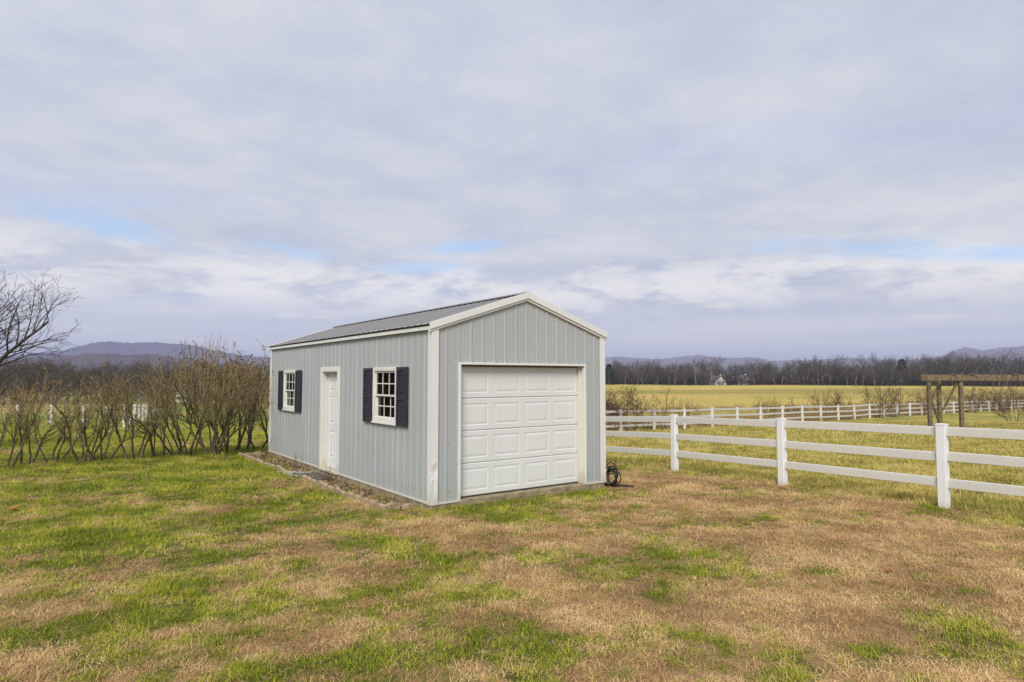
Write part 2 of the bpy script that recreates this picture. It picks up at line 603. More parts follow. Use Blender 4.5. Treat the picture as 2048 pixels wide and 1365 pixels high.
def build_ground():
    def axis(lim, d0, near, k):
        a = [0.0]
        d = d0
        while a[-1] < lim:
            if a[-1] > near:
                d *= k
            a.append(a[-1] + d)
        return np.array(a)
    r = axis(9000, .14, 12, 1.045)
    xs = np.concatenate([-r[::-1], r[1:]])
    f = axis(9000, .14, 20, 1.04)
    bk = axis(300, .6, 4, 1.15)
    ys = np.concatenate([-bk[::-1], f[1:]])
    X, Y = np.meshgrid(xs, ys)
    Z = gz(X, Y)
    V = np.stack([X, Y, Z], -1).reshape(-1, 3)
    nx, ny = len(xs), len(ys)
    i = np.arange(ny - 1)[:, None] * nx + np.arange(nx - 1)[None]
    i = i.ravel()
    F = np.stack([i, i + 1, i + nx + 1, i + nx], 1)
    me = np_mesh('ground', V, F)
    me.polygons.foreach_set('use_smooth', [True] * len(me.polygons))
    x, y = X.ravel(), Y.ravel()
    p = sstep(greenness(x, y), .32, .75)[:, None]
    n = fbm(x * 1.7, y * 1.7, 51, 3)[:, None]
    dry = np.array([.335, .22, .105]) * (.75 + .5 * n)
    grn = np.array([.11, .115, .03]) * (.75 + .5 * n)
    c = dry * (1 - p) + grn * p
    pad = sstep(side_near(x, y), -.1, .6)[:, None] * sstep(x, -3, 2)[:, None]
    padc = np.array([.42, .33, .09]) * (1 - p) + np.array([.21, .22, .05]) * p
    c = c * (1 - pad) + padc * pad
    fld = sstep(side_rear(x, y), -1, 3)[:, None] * sstep(y, 20, 30)[:, None]
    n2 = fbm(x * .03, y * .11, 61, 4)[:, None]
    n3 = fbm(x * .006 + y * .002, y * .05, 67, 4)[:, None]
    rough_ = sstep(side_rear(x, y), 34, 16)[:, None]
    fc = np.array([.46, .345, .10]) * (1 - sstep(n2, .42, .62)) + np.array([.37, .32, .075]) * sstep(n2, .42, .62)
    fc = fc * (.62 + .76 * n3)
    fc = fc * (1 - rough_ * .55) + np.array([.26, .21, .06]) * rough_ * .55
    c = c * (1 - fld) + fc * fld
    lf = sstep(-x / np.maximum(y, 1) + (fbm(x * .08, y * .08, 81, 3) - .5) * .12, .17, .33)[:, None] * sstep(y, 22, 27)[:, None]
    lc = np.array([.19, .24, .045]) * (1 - sstep(n2, .45, .65)) + np.array([.30, .27, .08]) * sstep(n2, .45, .65)
    gold = sstep(y, 60, 75)[:, None] * np.clip(np.exp(-((x / np.maximum(y, 1) + .78) / .07) ** 2) + np.exp(-((x / np.maximum(y, 1) + .40) / .035) ** 2), 0, 1)[:, None]
    lc = lc * (1 - gold) + np.array([.38, .26, .09]) * gold
    c = c * (1 - lf) + lc * lf
    wood = sstep(np.hypot(x, y), 292, 300)[:, None]
    c = c * (1 - wood) + np.array([.075, .06, .045]) * wood
    at_ = me.color_attributes.new('albedo', 'FLOAT_COLOR', 'POINT')
    at_.data.foreach_set('color', np.concatenate([c, np.ones((len(c), 1))], 1).astype(np.float32).ravel())
    m = bpy.data.materials.new('ground_turf')
    m.use_nodes = True
    N = NT(m.node_tree)
    b = m.node_tree.nodes['Principled BSDF']
    b.inputs['Roughness'].default_value = .95
    b.inputs['Specular IOR Level'].default_value = .1
    ca = N.n('ShaderNodeVertexColor', layer_name='albedo')
    ge = N.n('ShaderNodeNewGeometry')
    a1 = N.noise(ge.outputs['Position'], 22, 6, .75)
    a2 = N.noise(ge.outputs['Position'], 1.3, 5, .65)
    k = N.m('ADD', N.m('MULTIPLY', a1, 1.0), N.m('MULTIPLY', a2, .7))
    k = N.ss(k, .45, 1.25, .45, 1.5)
    cc = N.mix(1.0, ca.outputs[0], N.vec(k, k, k), 'MULTIPLY')
    N.link(cc, b.inputs['Base Color'])
    bn = N.n('ShaderNodeBump')
    bn.inputs['Strength'].default_value = .8
    bn.inputs['Distance'].default_value = .03
    N.link(N.m('ADD', a1, a2), bn.inputs['Height'])
    N.link(bn.outputs[0], b.inputs['Normal'])
    tag(obj('ground', me, m), 'patchy winter lawn and pasture running out to the hills', kind='structure')


build_ground()


def hill(name, label, knots, R, depth, crown, seed, color, az0=-1.25, az1=1.25, step=.0009):
    az = np.arange(az0, az1, step)
    u = np.tan(np.clip(az, -1.2, 1.2)) * F_PX + 1024
    ku, kv = np.array(knots, float).T
    v = np.interp(u, ku, kv)
    outside = np.clip(np.maximum(ku[0] - u, u - ku[-1]) / 400, 0, 1)
    v = v + outside * (fbm(az * 9, az * 0 + seed, seed, 4) - .5) * 26
    zt = H_EYE + (756 - v) / F_PX * R
    T = np.linspace(0, 1, 26)
    rr = R * (1 + (T - .5)[:, None] * depth) * (1 + 0 * az)[None]
    prof = np.exp(-((T - .55) / .26) ** 2)
    base = -16
    Z = base + (zt[None] - base) * prof[:, None]
    X = rr * np.sin(az)[None] / np.cos(az * 0)
    Y = rr * np.cos(az)[None]
    k = 1 / (crown * 2.2)
    Z = Z + (fbm(X * k * .25, Y * k * .25, seed + 3, 3) - .5) * crown * .9 * prof[:, None] + (fbm(X * k, Y * k, seed + 7, 3, .7) - .35) * crown * 1.5 * prof[:, None]
    ny, nx = Z.shape
    V = np.stack([X, Y, Z], -1).reshape(-1, 3)
    i = (np.arange(ny - 1)[:, None] * nx + np.arange(nx - 1)[None]).ravel()
    me = np_mesh(name, V, np.stack([i, i + 1, i + nx + 1, i + nx], 1))
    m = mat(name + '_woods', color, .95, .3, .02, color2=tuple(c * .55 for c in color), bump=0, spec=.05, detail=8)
    tag(obj(name, me, m), label, kind='structure')


hill('hill', 'long wooded ridge on the left skyline',
     [(-400, 716), (0, 722), (120, 712), (180, 698), (215, 694), (255, 695), (330, 694.5), (385, 698), (425, 705), (470, 713), (545, 719), (620, 724), (700, 730), (1000, 738), (1200, 736)],
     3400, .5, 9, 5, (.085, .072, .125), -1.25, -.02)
hill('hill', 'lower wooded rise in front of the left ridge',
     [(-400, 728), (0, 731), (120, 722), (200, 716), (300, 716), (370, 720), (420, 731), (500, 736), (560, 738), (700, 744), (1200, 748)],
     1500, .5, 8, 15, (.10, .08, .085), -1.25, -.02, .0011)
hill('hill', 'pale hazy hills behind the right treeline',
     [(900, 724), (1150, 716), (1206, 716), (1235, 714), (1280, 718), (1320, 719), (1345, 717), (1395, 711), (1422, 717), (1470, 718), (1505, 717), (1540, 724), (1600, 725), (1680, 721), (1740, 722), (1800, 727), (1880, 722), (1905, 713), (1932, 705), (1965, 712), (2000, 708), (2048, 706), (2150, 712), (2600, 716)],
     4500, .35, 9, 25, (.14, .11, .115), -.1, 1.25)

# ------------------------------------------------------------------ branches


class Segs:
    """straight tapered branch pieces, turned into one mesh"""
    def __init__(s):
        s.a, s.b, s.ra, s.rb = [], [], [], []

    def add(s, a, b, ra, rb):
        s.a.append(tuple(a))
        s.b.append(tuple(b))
        s.ra.append(ra)
        s.rb.append(rb)

    def mesh(s, name, n=4, smooth=True):
        A, B = np.array(s.a, float), np.array(s.b, float)
        ra, rb = np.array(s.ra), np.array(s.rb)
        d = B - A
        d /= np.linalg.norm(d, axis=1, keepdims=True) + 1e-9
        ref = np.where(np.abs(d[:, 2:3]) < .9, np.array([[0, 0, 1.0]]), np.array([[1.0, 0, 0]]))
        p = np.cross(d, ref)
        p /= np.linalg.norm(p, axis=1, keepdims=True)
        q = np.cross(d, p)
        A = A - d * (ra * .3)[:, None]
        V = np.zeros((len(A), 2, n, 3))
        for j in range(n):
            t = 2 * pi * j / n
            off = p * cos(t) + q * sin(t)
            V[:, 0, j] = A + off * ra[:, None]
            V[:, 1, j] = B + off * rb[:, None]
        base = (np.arange(len(A)) * 2 * n)[:, None]
        F = []
        for j in range(n):
            j2 = (j + 1) % n
            F.append(np.concatenate([base + j, base + j2, base + n + j2, base + n + j], 1))
        me = np_mesh(name, V.reshape(-1, 3), np.concatenate(F))
        if smooth:
            me.polygons.foreach_set('use_smooth', [True] * len(me.polygons))
        return me


def perp(rng, d):
    v = Vector((rng.gauss(0, 1), rng.gauss(0, 1), rng.gauss(0, 1)))
    v = v - d * v.dot(d)
    return v.normalized()


def grow(rng, thick, thin, tips, p, d, length, r, depth, P):
    """one branch: wanders, rises, gives off side branches"""
    n = max(2, int(round(length / P['seg'])))
    step = length / n
    r1 = max(r * P['taper'], P['rmin'])
    d = d.copy()
    for i in range(n):
        t = (i + 1) / n
        d = (d + perp(rng, d) * P['wander'] + Vector((0, 0, P['up'] * (1 if depth else P.get('up0', 1))))).normalized()
        q = p + d * step
        ra, rb = r + (r1 - r) * i / n, r + (r1 - r) * t
        (thick if ra > P['cut'] else thin).add(p, q, ra, rb)
        p = q
        if depth < P['depth'] and t > P['bare'][min(depth, len(P['bare']) - 1)]:
            k = P['kids'][depth]
            m = int(k) + (rng.random() < k - int(k))
            for _ in range(m):
                ang = radians(rng.uniform(*P['angle']))
                dd = (d * cos(ang) + perp(rng, d) * sin(ang)).normalized()
                grow(rng, thick, thin, tips, p, dd, length * rng.uniform(*P['ratio']) * (1.1 - .45 * t), max(rb * P['rr'], P['rmin']), depth + 1, P)
    tips.append((p, d))


def blob_mesh(rng, name, pts, size, flat=.8):
    """small irregular knobs (seed heads)"""
    base = np.array([(1, 0, 0), (-1, 0, 0), (0, 1, 0), (0, -1, 0), (0, 0, 1.2), (0, 0, -1)], float)
    tri = np.array([(0, 2, 4), (2, 1, 4), (1, 3, 4), (3, 0, 4), (2, 0, 5), (1, 2, 5), (3, 1, 5), (0, 3, 5)])
    V, F = [], []
    for k, p in enumerate(pts):
        s = size * rng.uniform(.6, 1.35)
        V.append(base * s * np.array([rng.uniform(.7, 1.2), rng.uniform(.7, 1.2), rng.uniform(.7, 1.2)]) + np.array(p))
        F.append(tri + 6 * k)
    return np_mesh(name, np.concatenate(V), np.concatenate(F))


def leaf_mesh(rng, name, pts, size):
    """dry curled leaves: two bent quads each"""
    V, F = [], []
    for k, p in enumerate(pts):
        p = Vector(p)
        d = Vector((rng.gauss(0, 1), rng.gauss(0, 1), rng.gauss(-.4, .6))).normalized()
        w = perp(rng, d)
        nrm = d.cross(w)
        s = size * rng.uniform(.6, 1.4)
        a, b, c = p, p + d * s * .5 + nrm * s * .15, p + d * s
        b0 = len(V)
        V += [a - w * s * .1, a + w * s * .1, b - w * s * .32, b + w * s * .32, c - w * s * .06, c + w * s * .06]
        F += [(b0, b0 + 1, b0 + 3, b0 + 2), (b0 + 2, b0 + 3, b0 + 5, b0 + 4)]
    return np_mesh(name, np.array([tuple(v) for v in V]), np.array(F))


# ---- far trees (bare, seen from a quarter of a kilometre)


def far_tree_mesh(seed, h, spread, dense=1.0):
    rng = random.Random(seed)
    A, B, tips = Segs(), Segs(), []
    P = dict(seg=h * .09, taper=.35, rmin=.028, cut=.10, wander=.14, up=.03, depth=3, bare=[.28, .18, .1, 0], kids=[2.3 * dense, 1.7 * dense, 1.8 * dense], angle=(28, 62),
             ratio=(.42, .62), rr=.55, up0=1)
    P['ratio'] = (.38 * spread, .58 * spread)
    grow(rng, A, B, tips, Vector((0, 0, -.3)), Vector((rng.uniform(-.05, .05), rng.uniform(-.05, .05), 1)).normalized(), h * .84, h * .022, 0, P)
    return A.mesh('trunk', 5), B.mesh('crown', 3)


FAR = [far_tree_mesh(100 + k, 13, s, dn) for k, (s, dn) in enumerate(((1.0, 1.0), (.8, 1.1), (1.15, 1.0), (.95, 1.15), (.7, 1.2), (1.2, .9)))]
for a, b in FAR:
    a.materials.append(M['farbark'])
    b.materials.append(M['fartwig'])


def scatter_group(name, sources):
    """node group: instances of the given meshes on the points of a mesh, turned and scaled by the points' attributes"""
    g = bpy.data.node_groups.new(name, 'GeometryNodeTree')
    g.interface.new_socket('Geometry', in_out='INPUT', socket_type='NodeSocketGeometry')
    g.interface.new_socket('Geometry', in_out='OUTPUT', socket_type='NodeSocketGeometry')
    gi = g.nodes.new('NodeGroupInput')
    go = g.nodes.new('NodeGroupOutput')
    ip = g.nodes.new('GeometryNodeInstanceOnPoints')
    ip.inputs['Pick Instance'].default_value = True
    jn = g.nodes.new('GeometryNodeJoinGeometry')
    for s in sources[::-1]:
        oi = g.nodes.new('GeometryNodeObjectInfo')
        oi.inputs['Object'].default_value = s
        oi.inputs['As Instance'].default_value = True
        g.links.new(oi.outputs['Geometry'], jn.inputs[0])

    def attr(nm, typ):
        n = g.nodes.new('GeometryNodeInputNamedAttribute')
        n.data_type = typ
        n.inputs['Name'].default_value = nm
        return n.outputs['Attribute']
    g.links.new(gi.outputs[0], ip.inputs['Points'])
    g.links.new(jn.outputs[0], ip.inputs['Instance'])
    g.links.new(attr('pick', 'INT'), ip.inputs['Instance Index'])
    er = g.nodes.new('FunctionNodeEulerToRotation')
    g.links.new(attr('turn', 'FLOAT_VECTOR'), er.inputs[0])
    g.links.new(er.outputs[0], ip.inputs['Rotation'])
    g.links.new(attr('size', 'FLOAT_VECTOR'), ip.inputs['Scale'])
    g.links.new(ip.outputs[0], go.inputs[0])
    return g


def scatter(name, label, cat, meshes, P, turn, size, pick):
    src = []
    for k, me in enumerate(meshes):
        o = bpy.data.objects.new(name + '_piece', me)      # not linked to the scene: only a source for the nodes
        src.append(o)
    me = bpy.data.meshes.new(name)
    P = np.asarray(P, np.float32)
    me.vertices.add(len(P))
    me.vertices.foreach_set('co', P.ravel())
    for nm, typ, arr, key in (('turn', 'FLOAT_VECTOR', turn, 'vector'), ('size', 'FLOAT_VECTOR', size, 'vector'), ('pick', 'INT', pick, 'value')):
        a = me.attributes.new(nm, typ, 'POINT')
        a.data.foreach_set(key, np.ascontiguousarray(arr, np.int32 if typ == 'INT' else np.float32).ravel())
    for m_ in meshes:
        for mt in m_.materials:
            if mt.name not in [q.name for q in me.materials]:
                me.materials.append(mt)
    o = obj(name, me)
    md = o.modifiers.new('scatter', 'NODES')
    md.node_group = scatter_group(name + '_nodes', src)
    return tag(o, label, cat, kind='stuff')


def joined(a, b, name):
    """trunk and crown in one mesh with two materials (for the wood that reads as one mass)"""
    bm = bmesh.new()
    bm.from_mesh(a)
    k = len(bm.faces)
    bm.from_mesh(b)
    bm.faces.ensure_lookup_table()
    for f in bm.faces[k:]:
        f.material_index = 1
    me = bpy.data.meshes.new(name)
    bm.to_mesh(me)
    bm.free()
    me.materials.append(a.materials[0])
    me.materials.append(b.materials[0])
    return me


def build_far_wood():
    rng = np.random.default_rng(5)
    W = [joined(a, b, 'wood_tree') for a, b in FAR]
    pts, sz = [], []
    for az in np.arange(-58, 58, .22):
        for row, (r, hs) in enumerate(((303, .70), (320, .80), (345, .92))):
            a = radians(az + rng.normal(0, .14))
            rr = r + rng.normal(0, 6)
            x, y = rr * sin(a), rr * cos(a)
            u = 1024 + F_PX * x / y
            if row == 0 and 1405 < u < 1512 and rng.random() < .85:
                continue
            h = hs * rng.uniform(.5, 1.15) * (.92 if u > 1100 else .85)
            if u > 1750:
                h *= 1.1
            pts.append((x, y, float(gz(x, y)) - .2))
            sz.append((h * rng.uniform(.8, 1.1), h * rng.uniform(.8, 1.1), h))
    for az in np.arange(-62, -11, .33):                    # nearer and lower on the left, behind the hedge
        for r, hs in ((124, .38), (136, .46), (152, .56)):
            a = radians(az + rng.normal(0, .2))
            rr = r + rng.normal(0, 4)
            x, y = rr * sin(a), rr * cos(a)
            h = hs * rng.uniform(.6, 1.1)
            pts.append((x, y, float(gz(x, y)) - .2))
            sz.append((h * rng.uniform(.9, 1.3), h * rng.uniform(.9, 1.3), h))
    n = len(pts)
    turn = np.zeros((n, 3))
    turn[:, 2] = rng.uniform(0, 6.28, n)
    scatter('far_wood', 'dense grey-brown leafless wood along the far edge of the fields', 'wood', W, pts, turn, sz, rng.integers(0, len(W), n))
    # scrub under the wood edge
    S = []
    for k in range(3):
        r2 = random.Random(300 + k)
        A, B, tips = Segs(), Segs(), []
        for s in range(9):
            d = Vector((r2.gauss(0, .5), r2.gauss(0, .5), 1)).normalized()
            grow(r2, A, B, tips, Vector((r2.uniform(-1.4, 1.4), r2.uniform(-1.4, 1.4), -.2)), d, 3.6, .05, 1,
                 dict(seg=.6, taper=.4, rmin=.022, cut=9, wander=.2, up=.02, depth=3, bare=[0, .1, 0], kids=[0, 1.6, 1.5], angle=(25, 70), ratio=(.45, .7), rr=.6))
        me = B.mesh('scrub', 3)
        me.materials.append(M['fartwig'])
        S.append(me)
    pts, sz = [], []
    for az in np.arange(-58, 58, .16):
        for r in (304, 325):
            a = radians(az + rng.normal(0, .1))
            rr = r + rng.normal(0, 3)
            x, y = rr * sin(a), rr * cos(a)
            u = 1024 + F_PX * x / y
            if r < 320 and 1405 < u < 1512 and rng.random() < .8:
                continue
            h = rng.uniform(.6, 1.25)
            pts.append((x, y, float(gz(x, y)) - .1))
            sz.append((h * 1.2, h * 1.2, h))
    n = len(pts)
    turn = np.zeros((n, 3))
    turn[:, 2] = rng.uniform(0, 6.28, n)
    scatter('far_scrub', 'low tangled scrub along the foot of the far wood', 'scrub', S, pts, turn, sz, rng.integers(0, 3, n))


build_far_wood()

FAR_SPOTS = [  # picture column, row of the top, metres away, width
    (1254, 729, 296, 1.0), (1337, 727, 298, 1.1), (1392, 718, 284, .8), (1419, 716, 283, 1.15), (1449, 724, 299, 1.1), (1478, 727, 281, 1.0),
    (1540, 726, 299, 1.1), (1583, 722, 300, 1.0), (1637, 712, 300, 1.0), (1664, 713, 300, 1.1), (1690, 715, 303, 1.0), (1732, 713, 301, 1.25),
    (1783, 717, 299, .9), (1838, 721, 300, 1.2), (1886, 722, 297, 1.0), (1955, 716, 300, 1.0), (2002, 706, 291, 1.5), (2035, 720, 298, 1.0)]
NUM = ['first', 'second', 'third', 'fourth', 'fifth', 'sixth', 'seventh', 'eighth', 'ninth', 'tenth', 'eleventh', 'twelfth', 'thirteenth', 'fourteenth', 'fifteenth',
       'sixteenth', 'seventeenth', 'eighteenth', 'nineteenth', 'twentieth', 'twenty-first', 'twenty-second']
for k, (u, vt, d, w) in enumerate(FAR_SPOTS):
    x = at(u, d)
    z0 = float(gz(x, d))
    s = (zat(vt, d) - z0) / 13.2
    t = empty('bare_tree', (x, d, z0), k * 2.1)
    t.scale = (s * w, s * w, s)
    a, b = FAR[(k * 5 + 2) % len(FAR)]
    obj('trunk', a, None, t)
    obj('crown', b, None, t)
    tag(t, 'bare tree standing out of the far treeline, %s counting right from the shed' % NUM[k], 'tree', 'tall trees of the far treeline')


def evergreen(u, vt, d, w, seed, label):
    rng = random.Random(seed)
    x = at(u, d)
    z0 = float(gz(x, d))
    h = zat(vt, d) - z0
    t = empty('evergreen_tree', (x, d, z0))
    mb = MB()
    mb.tube([(0, 0, -.2), (0, 0, h * .9)], [h * .025, h * .006], 6)
    mb.build('trunk', M['farbark'], t)
    V, F = [], []
    for i in range(900):
        zz = rng.uniform(.06, 1) ** .9
        r = (1 - zz) ** .7 * w * h * rng.uniform(.25, 1.0) * (1 + .25 * sin(zz * 17 + seed))
        a = rng.uniform(0, 2 * pi)
        c = Vector((r * cos(a), r * sin(a), zz * h))
        for _ in range(2):
            d1 = Vector((cos(a), sin(a), rng.uniform(-.5, .4))) + Vector((rng.gauss(0, .5), rng.gauss(0, .5), 0))
            d1.normalize()
            p_ = perp(rng, d1)
            s = h * .035 * rng.uniform(.6, 1.5)
            k = len(V)
            V += [tuple(c - p_ * s * .5), tuple(c + p_ * s * .5), tuple(c + d1 * s * 1.8)]
            F.append((k, k + 1, k + 2))
    me = np_mesh('crown', V, F)
    obj('crown', me, M['cedar'], t)
    tag(t, label, 'tree')


evergreen(1218, 729, 285, .55, 3, 'broad dark evergreen at the treeline right behind the shed corner')
evergreen(1378, 758, 270, .34, 4, 'small dark conical evergreen left of the far white houses')
evergreen(1805, 719, 300, .42, 5, 'dark evergreen crown in the treeline left of the timber frame')


# ---- far white houses


def house(u0, u1, vbase, vwall, vtop, d, label, gable=False, deep=7.0, wins=3):
    x0, x1 = at(u0, d), at(u1, d)
    z0 = zat(vbase, d)
    w = x1 - x0
    hw, hr = zat(vwall, d) - z0, zat(vtop, d) - z0
    t = empty('farmhouse', ((x0 + x1) / 2, d, z0))
    mb = MB()
    mb.box(-w / 2, w / 2, 0, deep, -1.2, hw)
    if gable:
        mb.poly([(-w / 2, 0, hw), (w / 2, 0, hw), (0, 0, hr)])
        mb.poly([(w / 2, deep, hw), (-w / 2, deep, hw), (0, deep, hr)])
    else:
        for sx in (-1, 1):
            p = [(sx * w / 2, 0, hw), (sx * w / 2, deep, hw), (sx * w / 2, deep / 2, hr)]
            mb.poly(p if sx > 0 else p[::-1])
    mb.build('wall', M['housewhite'], t)
    rf = MB()
    o = .35
    if gable:
        for s in (-1, 1):
            k = (hr - hw) / (w / 2)
            a = (s * (w / 2 + o), -o, hw - o * k + .03)
            b = (0, -o, hr + .03)
            rf.hexa([(a[0], -o, a[2]), (a[0], deep + o, a[2]), (0, deep + o, b[2]), (0, -o, b[2]), (a[0], -o, a[2] + .2), (a[0], deep + o, a[2] + .2), (0, deep + o, b[2] + .2), (0, -o, b[2] + .2)])
    else:
        k = (hr - hw) / (deep / 2)
        for s in (-1, 1):
            ya = deep / 2 + s * (deep / 2 + o)
            za = hw - o * k + .03
            rf.hexa([(-w / 2 - o, ya, za), (w / 2 + o, ya, za), (w / 2 + o, deep / 2, hr + .03), (-w / 2 - o, deep / 2, hr + .03),
                     (-w / 2 - o, ya, za + .2), (w / 2 + o, ya, za + .2), (w / 2 + o, deep / 2, hr + .23), (-w / 2 - o, deep / 2, hr + .23)])
    r = rf.build('roof', M['houseroof'], t)
    ch = MB()
    ch.box(w * .2, w * .2 + .6, deep * .5, deep * .5 + .6, hw * .9, hr + .7)
    ch.build('chimney', M['housewhite'], r)
    for i in range(wins):
        cx_ = -w / 2 + w * (i + .5) / wins
        q = MB()
        q.box(cx_ - .45, cx_ + .45, -.06, .02, hw * .42, hw * .8)
        wo = q.build('window', M['housewhite'], t)
        q = MB()
        q.box(cx_ - .36, cx_ + .36, -.08, -.062, hw * .45, hw * .77)
        q.build('pane', M['housedark'], wo)
    tag(t, label, 'house')


house(1431, 1452, 770, 762, 753, 287, 'small white house with front gable among the far trees', True, 8, 2)
house(1455, 1480, 770, 762, 756.5, 292, 'long low white house between two gabled white houses far off', False, 8, 4)
house(1486, 1501, 770, 762, 751.5, 289, 'white gabled house at right end of the far row', True, 8, 2)
house(1308, 1322, 771, 765, 758, 296, 'pale house half hidden in the wood left of the white houses', False, 7, 2)
house(352, 378, 806, 790, 768, 112, 'white gabled house glimpsed through the tall hedge shrub', True, 9, 2)
house(396, 432, 806, 793, 777, 114, 'long white house glimpsed through the hedge nearest the shed', False, 8, 4)

# ------------------------------------------------------------------ the shed
shed = empty('shed', (SHED_C[0], SHED_C[1], 0), SHED_TH)
tag(shed, 'light grey metal shed with cream trim, roll-up door and black shuttered windows', 'shed')
RIB = .2286
ZW = 2.70         # wall sheets run up behind the trim
EAVE, RIDGE = 2.80, 3.395
PITCH_R = (RIDGE - EAVE) / (SW / 2)


def ribbed(u0, u1, zb, zt, ribs, openings, place, proud=0.0):
    """a ribbed metal sheet: u along the wall, z up, ribs standing out; openings are (ua, ub, za, zb)"""
    prof = {u0: 0.0, u1: 0.0}
    for r in ribs:
        for du, o in ((-.026, 0), (-.012, .0095), (.012, .0095), (.026, 0), (.072, 0), (.080, .0016), (.092, .0016), (.100, 0), (.128, 0), (.136, .0016), (.148, .0016), (.156, 0)):
            u = r + du
            if u0 < u < u1:
                prof[u] = o
    us = sorted(prof)
    for a, b, c, d in openings:
        for e in (a, b):
            if u0 < e < u1 and e not in prof:
                prof[e] = float(np.interp(e, us, [prof[k] for k in us]))
    us = sorted(prof)
    mb = MB()
    for ua, ub in zip(us[:-1], us[1:]):
        mid = (ua + ub) / 2
        spans = [(None, None)]
        for a, b, c, d in openings:
            if a - 1e-6 <= mid <= b + 1e-6:
                spans = ([(None, c)] if c is not None else []) + ([(d, None)] if d is not None else [])
        for lo, hi in spans:
            za0, zb0 = (zb(ua), zb(ub)) if lo is None else (lo, lo)
            za1, zb1 = (zt(ua), zt(ub)) if hi is None else (hi, hi)
            mb.quad(place(ua, za0, prof[ua] + proud), place(ub, zb0, prof[ub] + proud), place(ub, zb1, prof[ub] + proud), place(ua, za1, prof[ua] + proud))
    me = mb.mesh('siding_panel')
    bm = bmesh.new()
    bm.from_mesh(me)
    bmesh.ops.remove_doubles(bm, verts=bm.verts, dist=1e-5)
    bm.to_mesh(me)
    bm.free()
    return me


roofz = lambda a: EAVE + PITCH_R * (SW / 2 - abs(a - SW / 2))
# openings
DR = (.49, 3.19, None, 2.16)                     # overhead door, in the front wall
WD = (3.87, 4.92, None, 2.14)                    # side door
WN = [(1.185, 2.16, 1.155, 2.12), (6.65, 7.61, 1.155, 2.12)]
front = lambda u, z, o: (u, -o, z)
sidel = lambda u, z, o: (-o, u, z)
sider = lambda u, z, o: (SW + o, u, z)
rear = lambda u, z, o: (u, SL + o, z)
fr_ribs = [.022 + RIB * k for k in range(17)]
sd_ribs = [.259 - RIB + RIB * k for k in range(40)]


def sheets(edges, ribs, zb, zt, openings, place):
    for k, (a, b) in enumerate(zip(edges[:-1], edges[1:])):
        ops = [q for q in openings if q[0] < b and q[1] > a]
        me = ribbed(a, b - .002, zb, zt, [r for r in ribs if a - .2 < r < b + .2], ops, place, .0015 * (k % 2))
        obj('siding_panel', me, M['siding'], shed)


z0f = lambda u: .0
sheets([0, .4792, 1.165, 2.079, 2.994, SW], fr_ribs, z0f, lambda u: roofz(u) - .08, [DR], front)
sheets([0, .259, 1.174, 2.088, 3.003, 3.917, 4.831, 5.746, 6.630, 7.575, 8.489, SL], sd_ribs, z0f, lambda u: ZW, [WD] + WN, sidel)
sheets([0, .914, 1.829, 2.743, 3.658, 4.572, 5.486, 6.401, 7.315, 8.230, SL], sd_ribs, z0f, lambda u: ZW, [], sider)
sheets([0, .914, 1.829, 2.743, SW], fr_ribs, z0f, lambda u: roofz(u) - .08, [], rear)

# concrete slab and a door threshold
mb = MB()
mb.box(-.015, SW + .015, -.015, SL + .015, -.55, -.012)
mb.box(.50, 3.18, -.05, .2, -.50, .004)
mb.build('foundation', M['concrete'], shed, .008)
# timber lining, so the inside is dark and brown
mb = MB()
mb.box(SW - .14, SW - .05, .05, SL - .05, 0, 2.6)
mb.box(.05, SW - .05, SL - .12, SL - .05, 0, 2.6)
mb.build('inner_lining', M['header'], shed)


def corner_trim(ca, cb, sa, sb, dent=False):
    """L-shaped cream corner flashing, w each way"""
    mb = MB()
    w, o = .125, .034
    nz = 44 if dent else 3
    nu = 9 if dent else 2
    zs = np.linspace(-.02, ZW + .02, nz)
    rng = random.Random(4)

    def pt(s, z):
        # s from -w (side leg) to w (front leg)
        if s <= 0:
            p = [ca + sa * o, cb + sb * o - sb * (-s), z]
        else:
            p = [ca + sa * o - sa * s, cb + sb * o, z]
        if dent:
            for (s0, zc, ws, wz, dep) in ((.045, .44, .05, .10, .016), (.09, .52, .035, .07, .010), (-.01, .50, .035, .045, .011), (.055, .22, .03, .12, .010), (.03, .36, .02, .03, -.012), (.07, .60, .03, .03, -.008)):
                e = dep * math.exp(-((s - s0) / ws) ** 2 - ((z - zc) / wz) ** 2)
                p[1] += e if s > -.02 else 0
                p[0] += e * .5 if s < .02 else 0
        return tuple(p)
    ss = list(np.linspace(-w, 0, nu)) + list(np.linspace(0, w, nu))[1:]
    edge = [(-w, -.016), (w, -.016)]
    for za, zb in zip(zs[:-1], zs[1:]):
        for a, b in zip(ss[:-1], ss[1:]):
            q = [pt(a, za), pt(b, za), pt(b, zb), pt(a, zb)]
            mb.quad(*q)
        # returned hems
        a0, a1 = pt(-w, za), pt(-w, zb)
        mb.quad((a0[0] - sa * .022, a0[1], za), a0, a1, (a1[0] - sa * .022, a1[1], zb))
        a0, a1 = pt(w, za), pt(w, zb)
        mb.quad(a0, (a0[0], a0[1] - sb * .022, za), (a1[0], a1[1] - sb * .022, zb), a1)
    o_ = mb.build('corner_trim', M['trim'], shed, smooth=False)
    if dent:
        o_['label'] = 'front corner flashing, crumpled near its foot'
    return o_


corner_trim(0, 0, -1, -1, True)
corner_trim(SW, 0, 1, -1)
corner_trim(0, SL, -1, 1)
corner_trim(SW, SL, 1, 1)

